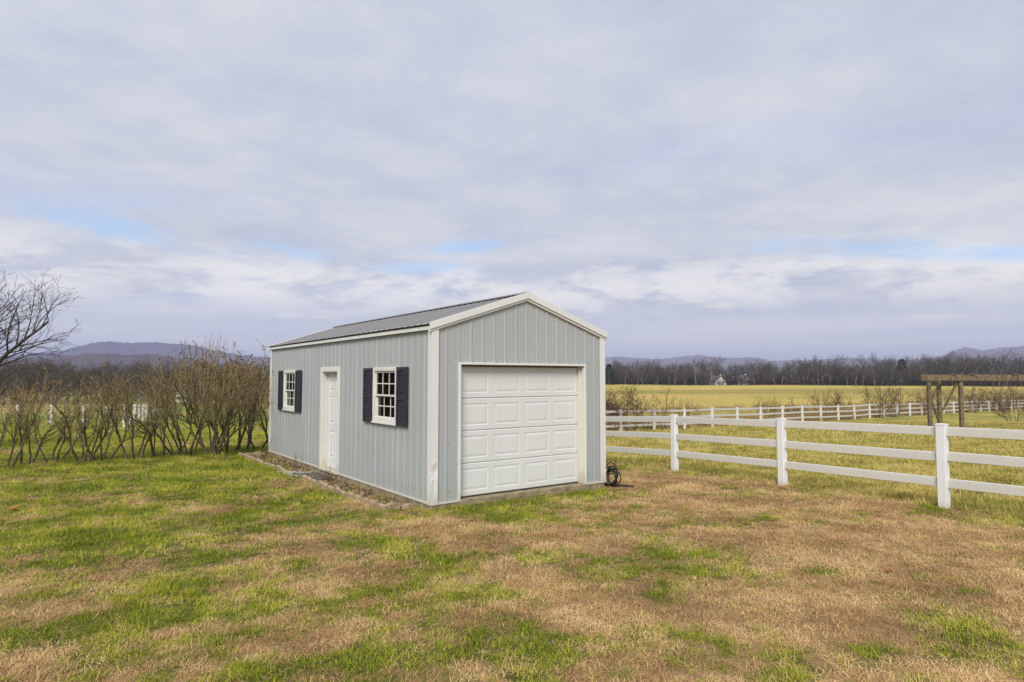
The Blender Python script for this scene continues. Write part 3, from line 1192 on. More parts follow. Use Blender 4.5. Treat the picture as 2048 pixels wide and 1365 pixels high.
# base flashing, eave fascia, rakes
mb = MB()
mb.box(.1, .488, -.026, -.001, -.018, .006)
mb.build('base_trim', M['trim'], shed)
mb = MB()
mb.box(3.192, SW - .1, -.026, -.001, -.018, .006)
mb.build('base_trim', M['trim'], shed)
for b0, b1 in ((.1, 3.868), (4.922, SL - .1)):
    mb = MB()
    mb.box(-.026, -.001, b0, b1, -.018, .006)
    mb.build('base_trim', M['trim'], shed)
for s, x in ((-1, 0), (1, SW)):
    mb = MB()
    xo = x + s * .062
    lo, hi = sorted((x + s * .03, xo))
    mb.box(lo, hi, -.03, SL + .03, 2.684, EAVE - .012)
    mb.build('fascia', M['trim'], shed, .003)


def rake(bb, s):
    """two sloping cream boards with a stepped lower lip on a gable"""
    for left in (True, False):
        mb = MB()
        e = -.075 if left else SW + .075
        m_ = SW / 2
        for (d0, d1, top, bot) in ((.03, .066, .022, -.088), (.001, .045, -.092, -.128)):
            y0, y1 = sorted((bb + s * d0, bb + s * d1))
            ez = EAVE - PITCH_R * .075
            P = [(e, ez), (m_, RIDGE)]
            bl, br = (P[0], P[1]) if left else (P[1], P[0])
            mb.hexa([(bl[0], y0, bl[1] + bot), (br[0], y0, br[1] + bot), (br[0], y1, br[1] + bot), (bl[0], y1, bl[1] + bot),
                     (bl[0], y0, bl[1] + top), (br[0], y0, br[1] + top), (br[0], y1, br[1] + top), (bl[0], y1, bl[1] + top)])
        # return over the roof edge
        mb.build('rake_trim', M['trim'], shed, .002)


rake(0, -1)
rake(SL, 1)

# roof: a part on each slope with its sheets as sub-parts
for s in (-1, 1):
    ex = -.07 if s < 0 else SW + .07
    core = MB()
    zc = EAVE - PITCH_R * .07
    core.hexa([(ex, -.02, zc - .03), (SW / 2, -.02, RIDGE - .03), (SW / 2, SL + .02, RIDGE - .03), (ex, SL + .02, zc - .03),
               (ex, -.02, zc - .008), (SW / 2, -.02, RIDGE - .008), (SW / 2, SL + .02, RIDGE - .008), (ex, SL + .02, zc - .008)])
    rf = core.build('roof', M['roof_dark'], shed)
    L = math.hypot(SW / 2 + .07, RIDGE - zc)
    dx, dz = (SW / 2 - ex) / L, (RIDGE - zc) / L
    nx, nz = (-dz, dx) if s < 0 else (dz, abs(dx))

    def rp(u, t, o):
        return (ex + dx * t * L + nx * o, u, zc + dz * t * L + nz * o)
    k = 0
    edges = list(np.arange(-.03, SL, .9144)) + [SL + .03]
    for a, b in zip(edges[:-1], edges[1:]):
        if b - a < .05:
            continue
        me = ribbed(a, b - .001, lambda u: -.008, lambda u: .985, [a + .03 + RIB * q for q in range(5)], [], rp, .0015 * (k % 2) + .001)
        obj('roof_panel', me, M['roof'], rf)
        k += 1
mb = MB()
capw, caph = .15, .026
for s in (-1, 1):
    a = (SW / 2 + s * capw, RIDGE - PITCH_R * capw + caph)
    mb.hexa([(a[0], -.045, a[1]), (SW / 2, -.045, RIDGE + caph), (SW / 2, SL + .07, RIDGE + caph), (a[0], SL + .07, a[1]),
             (a[0], -.045, a[1] + .006), (SW / 2, -.045, RIDGE + caph + .006), (SW / 2, SL + .07, RIDGE + caph + .006), (a[0], SL + .07, a[1] + .006)])
mb.build('ridge_cap', M['roof'], shed)

# screws on the wall rows
mb = MB()
for z in (.16, .9, 2.2):
    for r in sd_ribs:
        u = r + .05
        if 0.12 < u < SL - .1 and not any(a - .5 < u < b + .5 and c0 < z < d0 for a, b, c0, d0 in [(3.8, 4.99, 0, 2.2)] + [(w[0] - .0, w[1] + .0, 1.1, 2.2) for w in WN]):
            mb.box(-.006, -.001, u - .006, u + .006, z - .006, z + .006)
    for r in fr_ribs:
        u = r + .05
        if .12 < u < SW - .13 and not (.45 < u < 3.23 and z < 2.19):
            mb.box(u - .006, u + .006, -.006, -.001, z - .006, z + .006)
o_ = mb.build('screw_heads', M['screw'], shed)
o_['kind'] = 'stuff'

# ---- overhead door
a0, a1, _, zt_ = DR
rec = .115
gd = empty('garage_door')
gd.parent = shed
fr = MB()
fr.box(a0 - .025, a0 + .018, -.03, -.002, -.01, zt_ + .025)
fr.build('door_trim', M['trim'], gd, .003)
fr = MB()
fr.box(a1 - .018, a1 + .025, -.03, -.002, -.01, zt_ + .025)
fr.build('door_trim', M['trim'], gd, .003)
fr = MB()
fr.box(a0 + .018, a1 - .018, -.0295, -.002, zt_ - .012, zt_ + .025)
fr.build('door_trim', M['trim'], gd, .003)
fr = MB()
fr.box(a0 + .004, a0 + .03, .0, rec + .04, .005, zt_ - .001)
fr.build('jamb', M['jamb'], gd)
fr = MB()
fr.box(a1 - .03, a1 - .004, .0, rec + .04, .005, zt_ - .001)
fr.box(a1 - .075, a1 - .031, rec - .045, rec - .01, .005, zt_ - .03)
fr.build('jamb', M['jamb'], gd)
fr = MB()
fr.box(a0 + .031, a1 - .031, .0, rec + .04, zt_ - .028, zt_ - .002)
fr.build('header', M['header'], gd)
da0, da1 = a0 + .035, a1 - .05
SEC = (zt_ - .055) / 4


def section(k):
    mb = MB()
    z0, z1 = .022 + k * SEC + .0025, .022 + (k + 1) * SEC - .0025
    y = rec
    n = 4
    w = (da1 - da0) / n
    mx, mz = .062, .083
    # raised-panel face
    xs = [da0]
    for i in range(n):
        xs += [da0 + w * i + mx, da0 + w * (i + 1) - mx]
    xs.append(da1)
    zs = [z0, z0 + .012, z0 + mz, z1 - mz, z1 - .012, z1]
    yo = [y + .008, y, y, y, y, y + .008]
    for i in range(len(xs) - 1):
        for j in range(5):
            if i % 2 == 1 and j == 2:
                xa, xb, za, zb = xs[i], xs[i + 1], zs[j], zs[j + 1]
                rings = [(0, 0), (.012, .0055), (.022, .0055), (.055, .0)]
                pr = [[(xa + q, y + d, za + q), (xb - q, y + d, za + q), (xb - q, y + d, zb - q), (xa + q, y + d, zb - q)] for q, d in rings]
                for r0, r1 in zip(pr[:-1], pr[1:]):
                    for e in range(4):
                        f = (e + 1) % 4
                        mb.quad(r0[e], r0[f], r1[f], r1[e])
                mb.quad(*pr[-1])
            else:
                mb.quad((xs[i], yo[j], zs[j]), (xs[i + 1], yo[j], zs[j]), (xs[i + 1], yo[j + 1], zs[j + 1]), (xs[i], yo[j + 1], zs[j + 1]))
    mb.box(da0, da1, y + .02, y + .045, z0, z1)
    mb.quad((da0, y + .008, z1), (da1, y + .008, z1), (da1, y + .02, z1), (da0, y + .02, z1))
    mb.quad((da0, y + .02, z0), (da1, y + .02, z0), (da1, y + .008, z0), (da0, y + .008, z0))
    mb.build('door_section', M['door_white'], gd)


for k in range(4):
    section(k)
mb = MB()
mb.box(da0, da1, rec + .004, rec + .04, .004, .0235)
mb.build('rubber_seal', M['rubber'], gd)
mb = MB()
mb.box(da0 - .01, da1 + .03, rec + .046, rec + .06, .004, zt_)
mb.build('backing', M['rubber'], gd)

# ---- side door (in the a=0 wall; outward is -x)
b0, b1, _, zt_ = WD
dr = empty('side_door')
dr.parent = shed
for yy0, yy1, zz0, zz1, nm in ((b0 - .02, b0 + .085, -.01, zt_ + .02, 'door_frame'), (b1 - .085, b1 + .02, -.01, zt_ + .02, 'door_frame')):
    mb = MB()
    mb.box(-.034, .0, yy0, yy1, zz0, zz1)
    mb.build(nm, M['trim'], dr, .004)
mb = MB()
mb.box(-.0335, .0, b0 + .0855, b1 - .0855, zt_ - .075, zt_ + .02)
mb.build('door_frame', M['trim'], dr, .004)
for yy0, yy1 in ((b0 + .06, b0 + .085), (b1 - .085, b1 - .06)):
    mb = MB()
    mb.box(.0005, .15, yy0, yy1, .012, zt_ - .0755)
    mb.build('jamb', M['jamb'], dr)
mb = MB()
mb.box(.0005, .15, b0 + .0851, b1 - .0851, zt_ - .1, zt_ - .0755)
mb.build('jamb', M['jamb'], dr)
mb = MB()
mb.box(-.05, .15, b0 + .0, b1 - .0, -.035, .0105)
mb.build('sill', M['jamb'], dr, .004)
sl0, sl1 = b0 + .088, b1 - .088
mb = MB()
xo = .105
zlo, zhi = .022, zt_ - .104
# six-panel slab: rows of panels
w = sl1 - sl0
cols = [(sl0 + .11, sl0 + w / 2 - .05), (sl0 + w / 2 + .05, sl1 - .11)]
rows = [(zlo + .22, zlo + .78), (zlo + .95, zlo + 1.52), (zlo + 1.64, zlo + 1.86)]
us = sorted([sl0, sl1] + [e for c in cols for e in c])
zs = sorted([zlo, zhi] + [e for r in rows for e in r])
for i in range(len(us) - 1):
    for j in range(len(zs) - 1):
        ua, ub, za, zb = us[i], us[i + 1], zs[j], zs[j + 1]
        if (ua, ub) in cols and (za, zb) in rows:
            pr = [[(xo + d, ua + q, za + q), (xo + d, ua + q, zb - q), (xo + d, ub - q, zb - q), (xo + d, ub - q, za + q)] for q, d in ((0, 0), (.008, .012), (.02, .012), (.045, 0))]
            for r0, r1 in zip(pr[:-1], pr[1:]):
                for e in range(4):
                    f = (e + 1) % 4
                    mb.quad(r0[e], r0[f], r1[f], r1[e])
            mb.quad(*pr[-1])
        else:
            mb.quad((xo, ua, za), (xo, ua, zb), (xo, ub, zb), (xo, ub, za))
mb.box(xo + .015, xo + .044, sl0, sl1, zlo, zhi)
mb.build('door_leaf', M['door_white'], dr)
kn = MB()
kz, ky = .95, sl0 + .075
kn.tube([(xo + .002, ky, kz), (xo - .008, ky, kz)], .032, 14)
kn.tube([(xo - .008, ky, kz), (xo - .03, ky, kz), (xo - .036, ky, kz), (xo - .05, ky, kz), (xo - .062, ky, kz), (xo - .066, ky, kz)], [.012, .012, .022, .027, .022, .008], 14)
kn.build('door_knob', M['steel'], dr, smooth=True)

# ---- windows and shutters


def window(b0, b1, z0, z1, first):
    wd = empty('window')
    wd.parent = shed

    def ring(name, y0, y1, za, zb, w, xa, xb, m_, wb=None, bev=.003):
        wb = wb or w
        mb = MB()
        mb.box(xa, xb, y0, y0 + w, za, zb)
        mb.box(xa, xb, y1 - w, y1, za, zb)
        mb.box(xa + .0005, xb - .0005, y0 + w, y1 - w, zb - w, zb)
        mb.box(xa + .0005, xb - .0005, y0 + w, y1 - w, za, za + wb)
        return mb.build(name, m_, wd, bev)
    ring('window_frame', b0, b1, z0, z1, .062, -.04, .06, M['win'], .062)
    zi0, zi1 = z0 + .064, z1 - .064
    mid = (zi0 + zi1) / 2 - .01
    yi0, yi1 = b0 + .064, b1 - .064
    for (za, zb, x) in ((mid - .018, zi1, -.012), (zi0, mid + .02, .018)):
        ring('sash', yi0, yi1, za, zb, .03, x, x + .028, M['win'], None, .002)
        ga, gb, gza, gzb = yi0 + .03, yi1 - .03, za + .03, zb - .03
        pw, ph = (gb - ga) / 3, (gzb - gza) / 2
        for i in range(1, 3):
            mb = MB()
            mb.box(x + .006, x + .018, ga + pw * i - .009, ga + pw * i + .009, gza, gzb)
            mb.build('muntin', M['win'], wd)
        mb = MB()
        mb.box(x + .005, x + .0175, ga, gb, gza + ph - .009, gza + ph + .009)
        mb.build('muntin', M['win'], wd)
        for i in range(3):
            for j in range(2):
                mb = MB()
                ya, yb = ga + pw * i + .0085, ga + pw * (i + 1) - .0085
                za_, zb_ = gza + ph * j + .0085, gza + ph * (j + 1) - .0085
                mb.box(x + .0125, x + .0165, ya - .002, yb + .002, za_ - .002, zb_ + .002)
                mb.build('pane', M['glass'], wd)
    mb = MB()
    mb.box(-.062, .0, b0 - .01, b1 + .01, z0 - .03, z0 - .002)
    mb.build('sill', M['win'], wd, .003)


def shutter_mesh():
    """louvred plastic shutter, local y across and z up from its foot, outward is -x"""
    w, h = .39, .985
    st, tr, br, mr = .045, .085, .06, .06
    body = MB()
    body.box(-.034, -.002, 0, st, 0, h)
    body.box(-.034, -.002, w - st, w, 0, h)
    body.box(-.0335, -.002, st, w - st, 0, br)
    zm = .43
    body.box(-.0335, -.002, st, w - st, zm, zm + mr)
    # arched head
    n = 10
    for i in range(n):
        y0, y1 = st + (w - 2 * st) * i / n, st + (w - 2 * st) * (i + 1) / n
        f = lambda y: h - tr + .035 * (1 - ((y - w / 2) / (w / 2 - st)) ** 2)
        body.hexa([(-.0335, y0, f(y0)), (-.0335, y1, f(y1)), (-.002, y1, f(y1)), (-.002, y0, f(y0)), (-.0335, y0, h), (-.0335, y1, h), (-.002, y1, h), (-.002, y0, h)])
    lou = MB()
    lou.quad((-.008, st, br), (-.008, w - st, br), (-.008, w - st, h - .04), (-.008, st, h - .04))
    for lo, hi in ((br, zm), (zm + mr, h - tr + .02)):
        k = int((hi - lo) / .034)
        for i in range(k):
            z = lo + (hi - lo) * (i + .15) / k
            lou.hexa([(-.032, st, z), (-.032, w - st, z), (-.028, w - st, z - .003), (-.028, st, z - .003), (-.012, st, z + .024), (-.012, w - st, z + .024), (-.008, w - st, z + .02), (-.008, st, z + .02)])
    return body.mesh('shutter'), lou.mesh('louvers')


SH = shutter_mesh()
SH[0].materials.append(M['shutter'])
SH[1].materials.append(M['shutter'])
for k, (b0, b1, z0, z1) in enumerate(WN):
    window(b0, b1, z0, z1, k == 0)
    for y0, tl in ((b0 - .405, .006), (b1 + .012, -.004)):
        s = obj('shutter', SH[0], None, shed)
        s.location = (-.02, y0, 1.13)
        s.rotation_euler = (tl, 0, 0)
        obj('louvers', SH[1], None, s)

# ------------------------------------------------------------------ fences


def make_fence(name, label, pts, H, pw, rail_h, rails, m_, rng, jitter=.006, cap=True):
    """pts are post feet (x, y, z); rails run between neighbours"""
    o = empty(name, pts[0])
    org = Vector(pts[0])
    d = (Vector(pts[-1]) - org)
    ang = math.atan2(d.y, d.x)
    mb = MB()
    mb.box(-pw / 2, pw / 2, -pw / 2, pw / 2, -.25, H - .012)
    pm = mb.mesh('post', .006)
    pm.materials.append(m_)
    mb = MB()
    q = pw / 2 + .004
    mb.box(-q, q, -q, q, H - .03, H - .006)
    k = len(mb.v)
    mb.v += [(-q, -q, H - .006), (q, -q, H - .006), (q, q, H - .006), (-q, q, H - .006), (0, 0, H + .002)]
    mb.f += [(k, k + 1, k + 4), (k + 1, k + 2, k + 4), (k + 2, k + 3, k + 4), (k + 3, k, k + 4)]
    cm = mb.mesh('post_cap')
    cm.materials.append(m_)
    for p in pts:
        po = obj('post', pm, None, o)
        po.location = Vector(p) - org
        po.rotation_euler = (rng.gauss(0, jitter), rng.gauss(0, jitter), ang + rng.gauss(0, .01))
        if cap:
            obj('post_cap', cm, None, po)
    meshes = {}
    for p, q in zip(pts[:-1], pts[1:]):
        p, q = Vector(p) - org, Vector(q) - org
        L = (q - p).length - pw + .02
        key = round(L, 1)
        if key not in meshes:
            mb = MB()
            mb.box(-key / 2 - .03, key / 2 + .03, -.019, .019, -rail_h / 2, rail_h / 2)
            meshes[key] = mb.mesh('rail', .004)
            meshes[key].materials.append(m_)
        for zr in rails:
            r = obj('rail', meshes[key], None, o)
            c = (p + q) / 2
            r.location = (c.x, c.y, c.z + zr + rng.gauss(0, .004))
            dd = q - p
            r.rotation_euler = (rng.gauss(0, .012), -math.atan2(dd.z, math.hypot(dd.x, dd.y)) + rng.gauss(0, .0025), math.atan2(dd.y, dd.x))
    tag(o, label, 'fence')
    return o


rng = random.Random(12)
SPN = 2.815
near_pts = []
for k in range(-3, 6):
    p = NF_A + NF_D * SPN * k
    near_pts.append((p[0], p[1], float(gz(p[0], p[1]))))
make_fence('rail_fence', 'white three-rail paddock fence running from shed to right edge', near_pts, 1.30, .127, .138, (1.18, .795, .40), M['vinyl'], rng)
rear_pts = []
for k in range(-3, 36):
    p = RF_A + RF_D * 2.9 * k
    rear_pts.append((p[0], p[1], float(gz(p[0], p[1]))))
make_fence('rail_fence', 'weathered white fence across the back of the paddock, beyond the near one', rear_pts, 1.28, .127, .13, (1.15, .75, .34), M['old_vinyl'], rng, .012)
# lone white posts in the yard behind the hedge: one row across, one running away
spots = [(at(40, 43) + 2.35 * k, 43 - .2 * k) for k in range(0, 3)] + [(at(217, 43), 43)]
p0, p1 = Vector((at(252, 37), 37)), Vector((at(312, 58), 58))
spots += [tuple(p0.lerp(p1, k / 8)) for k in range(9)]
mb = MB()
mb.box(-.07, .07, -.07, .07, -.25, 1.28)
pm = mb.mesh('fence_post', .006)
pm.materials.append(M['old_vinyl'])
mb = MB()
mb.box(-.078, .078, -.078, .078, 1.27, 1.30)
mb.hexa([(-.078, -.078, 1.30), (.078, -.078, 1.30), (.078, .078, 1.30), (-.078, .078, 1.30), (-.01, -.01, 1.335), (.01, -.01, 1.335), (.01, .01, 1.335), (-.01, .01, 1.335)])
cm = mb.mesh('post_cap')
cm.materials.append(M['old_vinyl'])
ORD = ['first', 'second', 'third', 'fourth', 'fifth', 'sixth', 'seventh', 'eighth', 'ninth', 'tenth', 'eleventh', 'twelfth', 'thirteenth']
for k, (x, y) in enumerate(spots):
    po = obj('fence_post', pm)
    po.location = (x, y, float(gz(x, y)))
    po.rotation_euler = (rng.gauss(0, .015), rng.gauss(0, .015), rng.gauss(.2, .1))
    obj('post_cap', cm, None, po)
    tag(po, 'white post in the green yard behind the hedge, %s from the left' % ORD[k], 'post', 'white posts behind the hedge')

# ------------------------------------------------------------------ timber frame in the paddock


def timber_frame():
    d = 38.0
    xl = at(1857, d)
    z0 = float(gz(xl, d))
    t = empty('timber_frame', (xl, d, z0))
    top = zat(750, d) - z0
    k = d / F_PX               # metres per pixel there
    bh = .36

    def tim(p, q, w, th, nm='post', m_='timber', par=None):
        mb = MB()
        mb.bar(p, q, w, th, (0, 0, 1) if abs(p[2] - q[2]) < abs(p[0] - q[0]) + .3 else (0, 1, 0))
        return mb.build(nm, M[m_], par or t, .012)
    for (px, py) in ((0, 0), (32 * k, .55), (63 * k, 0), (9.6, 0), (9.6 + .9, .6), (11.4, 0)):
        tim((px, py, -.4), (px, py, top - bh), .20, .20, 'post', 'timber_mossy' if py else 'timber')
    # two long beams, lapped, front and back
    tim((-.18, -.13, top - bh / 2), (7.4, -.13, top - bh / 2), .07, bh, 'beam')
    tim((5.2, -.205, top - bh / 2 - .03), (11.9, -.205, top - bh / 2 - .03), .07, bh * .92, 'beam')
    tim((-.05, .70, top - bh / 2), (11.9, .70, top - bh / 2), .08, bh, 'beam')
    for px in (1.35, 2.4, 4.9, 7.6, 9.6):
        tim((px, -.24, top + .03), (px + 1.1, .85, top + .03), .22, .05, 'cross_board')
    tim((.06, .1, top - bh - .75), (30 * k, .45, .30), .11, .11, 'brace', 'timber_mossy')
    tim((60 * k, .1, top - bh - .05), (36 * k, .45, 1.2), .11, .11, 'brace', 'timber_mossy')
    tag(t, 'tall weathered brown timber frame standing in the paddock at right edge', 'timber frame')


timber_frame()

# ------------------------------------------------------------------ garden bed beside the shed


def s2w(a, b):
    p = SHED_C + SA * a + SB * b
    return p[0], p[1]


def garden_bed(b0, b1, label, ends, rng):
    t = empty('garden_bed', (*s2w(-.3, (b0 + b1) / 2), -.1))
    inv = Matrix.Translation(-t.location)
    # soil
    na, nb = 7, int((b1 - b0) / .12)
    V, F = [], []
    for j in range(nb + 1):
        for i in range(na + 1):
            a = -.63 + .61 * i / na
            b = b0 + (b1 - b0) * j / nb
            x, y = s2w(a, b)
            z = float(gz(x, y)) + .012 + .03 * (vnoise(a * 9, b * 9, 3) - .3) - (.05 if i in (0,) or j in (0, nb) else 0)
            V.append((x - t.location.x, y - t.location.y, float(z) - t.location.z))
    for j in range(nb):
        for i in range(na):
            k = j * (na + 1) + i
            F.append((k, k + na + 1, k + na + 2, k + 1))
    obj('soil', np_mesh('soil', V, F), M['mulch'], t)
    lv = []
    for k in range(int((b1 - b0) * 130)):
        x, y = s2w(rng.uniform(-.58, -.04), rng.uniform(b0, b1))
        lv.append((x - t.location.x, y - t.location.y, float(gz(x, y)) + .028 + rng.uniform(0, .02) - t.location.z))
    lo = obj('leaf_litter', leaf_mesh(rng, 'leaf_litter', lv, .055), M['litter'], t)
    lo['kind'] = 'stuff'
    # scalloped edging blocks
    base = []
    for v_ in range(3):
        r = random.Random(40 + v_)
        mb = MB()
        n = 7
        L, W = .27, .075
        prof = [(-L / 2 + L * i / n, .105 + .025 * math.sin(pi * i / n) + r.uniform(-.006, .006)) for i in range(n + 1)]
        for (xa, za), (xb, zb) in zip(prof[:-1], prof[1:]):
            mb.hexa([(xa, -W / 2, -.09), (xb, -W / 2, -.09), (xb, W / 2, -.09), (xa, W / 2, -.09), (xa, -W / 2 + r.uniform(0, .01), za), (xb, -W / 2 + r.uniform(0, .01), zb), (xb, W / 2, zb), (xa, W / 2, za)])
        me = mb.mesh('edging_block')
        me.materials.append(M['edging'])
        base.append(me)

    def block(a, b, turn):
        x, y = s2w(a, b)
        o = obj('edging_block', rng.choice(base), None, t)
        o.location = (x - t.location.x, y - t.location.y, float(gz(x, y)) - .035 + rng.uniform(-.02, .014) - t.location.z)
        o.rotation_euler = (rng.gauss(0, .06), rng.gauss(0, .05), SHED_TH + turn + rng.gauss(0, .05))
    n = int((b1 - b0) / .285)
    for i in range(n + 1):
        block(-.67 + rng.gauss(0, .012), b0 + (b1 - b0) * i / n, pi / 2)
    for e in ends:
        for a in (-.5, -.2):
            block(a, e, 0)
    tag(t, label, 'garden bed')


rng = random.Random(21)
garden_bed(.42, 4.0, 'weedy bed with brown block edging below the near shuttered window', [.36], rng)
garden_bed(5.25, 9.1, 'weedy bed with brown block edging below the far shuttered window', [9.16], rng)
mb = MB()
P8 = [s2w(-.62, 4.15), s2w(-.03, 4.12), s2w(-.03, 5.05), s2w(-.66, 5.1)]
zs_ = float(gz(*s2w(-.3, 4.6)))
mb.hexa([(x, y, zs_ - .08) for x, y in P8] + [(x, y, zs_ + .035) for x, y in P8])
o_ = mb.build('step_slab', M['step'], None, .012)
tag(o_, 'dark concrete step slab on the ground below the white side door', 'step')
# white gravel spilled along the slab
V, F = [], []
base = np.array([(1, 0, 0), (-1, 0, 0), (0, 1, 0), (0, -1, 0), (0, 0, .8), (0, 0, -.8)], float)
tri = np.array([(0, 2, 4), (2, 1, 4), (1, 3, 4), (3, 0, 4), (2, 0, 5), (1, 2, 5), (3, 1, 5), (0, 3, 5)])
for k in range(170):
    if rng.random() < .62:
        a, b = rng.uniform(-.75, -.05), 5.17 + rng.gauss(0, .055)
    else:
        a, b = -.76 + rng.gauss(0, .09), rng.uniform(4.3, 5.3)
    x, y = s2w(a, b)
    s = rng.uniform(.010, .026)
    V.append(base * s * np.array([rng.uniform(.6, 1.3) for _ in range(3)]) + np.array([x, y, float(gz(x, y)) + .025 + rng.uniform(0, .02)]))
    F.append(tri + 6 * k)
tag(obj('white_gravel', np_mesh('white_gravel', np.concatenate(V), np.concatenate(F)), M['stone']), 'white gravel scattered around the step slab at the side door', 'gravel', kind='stuff')

# black hose coil leaning on the right-hand wall, and its dead weeds
rng = random.Random(9)
hx, hy = s2w(SW + .21, .02)
hz = float(gz(hx, hy))
ho = empty('hose_coil', (hx, hy, hz))
for k in range(9):
    mb = MB()
    R = .18 + rng.uniform(-.045, .045)
    tilt = rng.uniform(.15, .75)
    yaw = SHED_TH + pi / 2 + rng.gauss(0, .25)
    pts = []
    for i in range(40):
        t = 2 * pi * i / 40
        p = Vector((R * cos(t) * 1.05, 0, R * sin(t) * (1 + .06 * sin(3 * t + k))))
        p.rotate(Matrix.Rotation(tilt * (1 if k % 3 else -.4), 3, 'X'))
        p.rotate(Matrix.Rotation(yaw, 3, 'Z'))
        pts.append(p + Vector((rng.gauss(0, .003) + .02 * cos(k * 2.0), .03 * sin(k * 1.7), R * .95 + .012)))
    mb.tube(pts, .011, 7, True)
    mb.build('hose_loop', M['hose'], ho, smooth=True)
for k in range(3):
    mb = MB()
    pts = []
    for i in range(12):
        t = i / 11
        pts.append((.05 + .34 * t, -.1 - .05 * k + .09 * sin(3 * t + k), .022 + .012 * k))
    mb.tube(pts, .012, 7)
    mb.build('hose_end', M['hose'], ho, smooth=True)
tag(ho, 'coil of black hose leaning on the shed corner by the white fence', 'hose')

# ------------------------------------------------------------------ hedge shrubs


def shrub_mesh(seed, h, stems, width, shoots=0):
    rng = random.Random(seed)
    A, B, tips = Segs(), Segs(), []
    P = dict(seg=.13, taper=.42, rmin=.0028, cut=.0085, wander=.17, up=.075, depth=3, bare=[.34, .15, .05, 0], kids=[1.35, 1.0, .7], angle=(14, 42), ratio=(.36, .56), rr=.52)
    for s in range(stems):
        a = 2 * pi * s / stems + rng.uniform(-.4, .4)
        lean = rng.uniform(.2, .7) * width
        d = Vector((cos(a) * lean, sin(a) * lean, 1)).normalized()
        p = Vector((cos(a) * .07, sin(a) * .07, -.08))
        Ps = dict(P)
        Ps['up'] = .055
        grow(rng, A, B, tips, p, d, h * rng.uniform(.78, 1.0), rng.uniform(.020, .034), 0, Ps)
    for s in range(shoots):
        a = rng.uniform(0, 2 * pi)
        p = Vector((cos(a) * rng.uniform(0, .5), sin(a) * rng.uniform(0, .5), h * .7))
        d = Vector((rng.gauss(0, .13), rng.gauss(0, .13), 1)).normalized()
        for i in range(6):
            q = p + d * (h * rng.uniform(.075, .125))
            B.add(p, q, .0095 - .001 * i, .0085 - .001 * i)
            d = (d + perp(rng, d) * .06).normalized()
            p = q
    zt = [t for t in tips if t[0].z > h * .45]
    pods = []
    for p, d in zt:
        if rng.random() < .10 + .40 * (p.z > h * .78):
            pods.append(p)
            if rng.random() < .5:
                pods.append(p - d * .06 + perp(rng, d) * .02)
    lv = [t[0] - t[1] * rng.uniform(0, .15) for t in tips if rng.random() < .06 and t[0].z > h * .4]
    ms = (A.mesh('stems', 6), B.mesh('twigs', 3), blob_mesh(rng, 'seed_heads', pods, .016), leaf_mesh(rng, 'dry_leaves', lv, .055))
    for me, k in zip(ms, ('stem', 'twig', 'pod', 'leafdry')):
        me.materials.append(M[k])
    return ms


SHR = [shrub_mesh(500 + k, 1.92, n, w) for k, (n, w) in enumerate(((4, 1.25), (4, 1.4), (3, 1.15), (5, 1.3), (4, 1.5)))]
BIG = shrub_mesh(610, 2.45, 13, 1.25, 22)
HEDGE = [(-40, 948, .95), (10, 946, .93), (52, 938, .98), (108, 933, .95), (165, 934, 1.02), (203, 930, 1.05), (268, 928, 1.0), (318, 922, 1.03),
         (352, 915, .95), (378, 917, 1.15), (424, 916, 'big'), (457, 908, 1.3), (487, 905, 1.3), (516, 902, 1.12), (545, 898, 1.0)]
for k, (u, v, s) in enumerate(HEDGE):
    x, y = gnd(u, v, -.16)
    ms = BIG if s == 'big' else SHR[(k * 3 + 1) % 5]
    t = empty('hedge_shrub', (x, y, float(gz(x, y))), k * 1.9)
    sc = 1.0 if s == 'big' else s
    t.scale = (sc, sc, sc * (1 + .05 * sin(k * 2.3)))
    obj('stems', ms[0], None, t)
    obj('twigs', ms[1], None, t)
    for nm, me in (('seed_heads', ms[2]), ('dry_leaves', ms[3])):
        o_ = obj(nm, me, None, t)
        o_['kind'] = 'stuff'
    if s == 'big':
        lb = 'tallest bare hedge shrub, with long upright shoots, left of the shed'
    elif k == 0:
        lb = 'bare hedge shrub cut off by the left edge of the picture'
    else:
        lb = 'bare multi-stemmed hedge shrub with brown seed heads, %s from the left end' % NUM[k]
    tag(t, lb, 'shrub', 'shrubs of the hedge')

# ------------------------------------------------------------------ bare tree at the left edge


def left_tree():
    rng = random.Random(33)
    A, B, tips = Segs(), Segs(), []
    P = dict(seg=.33, taper=.38, rmin=.0045, cut=.02, wander=.13, up=.035, depth=4, bare=[.35, .15, .1, .05, 0], kids=[1.5, 1.3, 1.15, .9], angle=(22, 52), ratio=(.44, .62), rr=.52, up0=.6)
    base = Vector((0, 0, -.2))
    A.add(base, (0.05, 0, 1.3), .21, .17)
    for k in range(8):
        a = 2 * pi * k / 8 + rng.uniform(-.25, .25)
        tl = rng.uniform(.45, 1.15) if k else 1.25
        d = Vector((cos(a) * tl, sin(a) * tl, 1)).normalized()
        grow(rng, A, B, tips, Vector((.05, 0, 1.0 + .07 * k)), d, rng.uniform(3.2, 4.2), .085, 0, P)
    grow(rng, A, B, tips, Vector((.05, 0, 1.3)), Vector((.05, 0, 1)).normalized(), 5.0, .13, 0, P)
    x, y = at(-75, 19.5), 19.5
    t = empty('bare_tree', (x, y, float(gz(x, y))), 2.2)
    t.scale = (1.0, 1.0, .88)
    m1, m2 = A.mesh('trunk', 6), B.mesh('crown', 3)
    m1.materials.append(M['bark'])
    m2.materials.append(M['twigdark'])
    obj('trunk', m1, None, t)
    obj('crown', m2, None, t)
    tag(t, 'spreading bare tree reaching in from the left edge above the hedge', 'tree')


left_tree()

# ------------------------------------------------------------------ brush beyond the rear fence


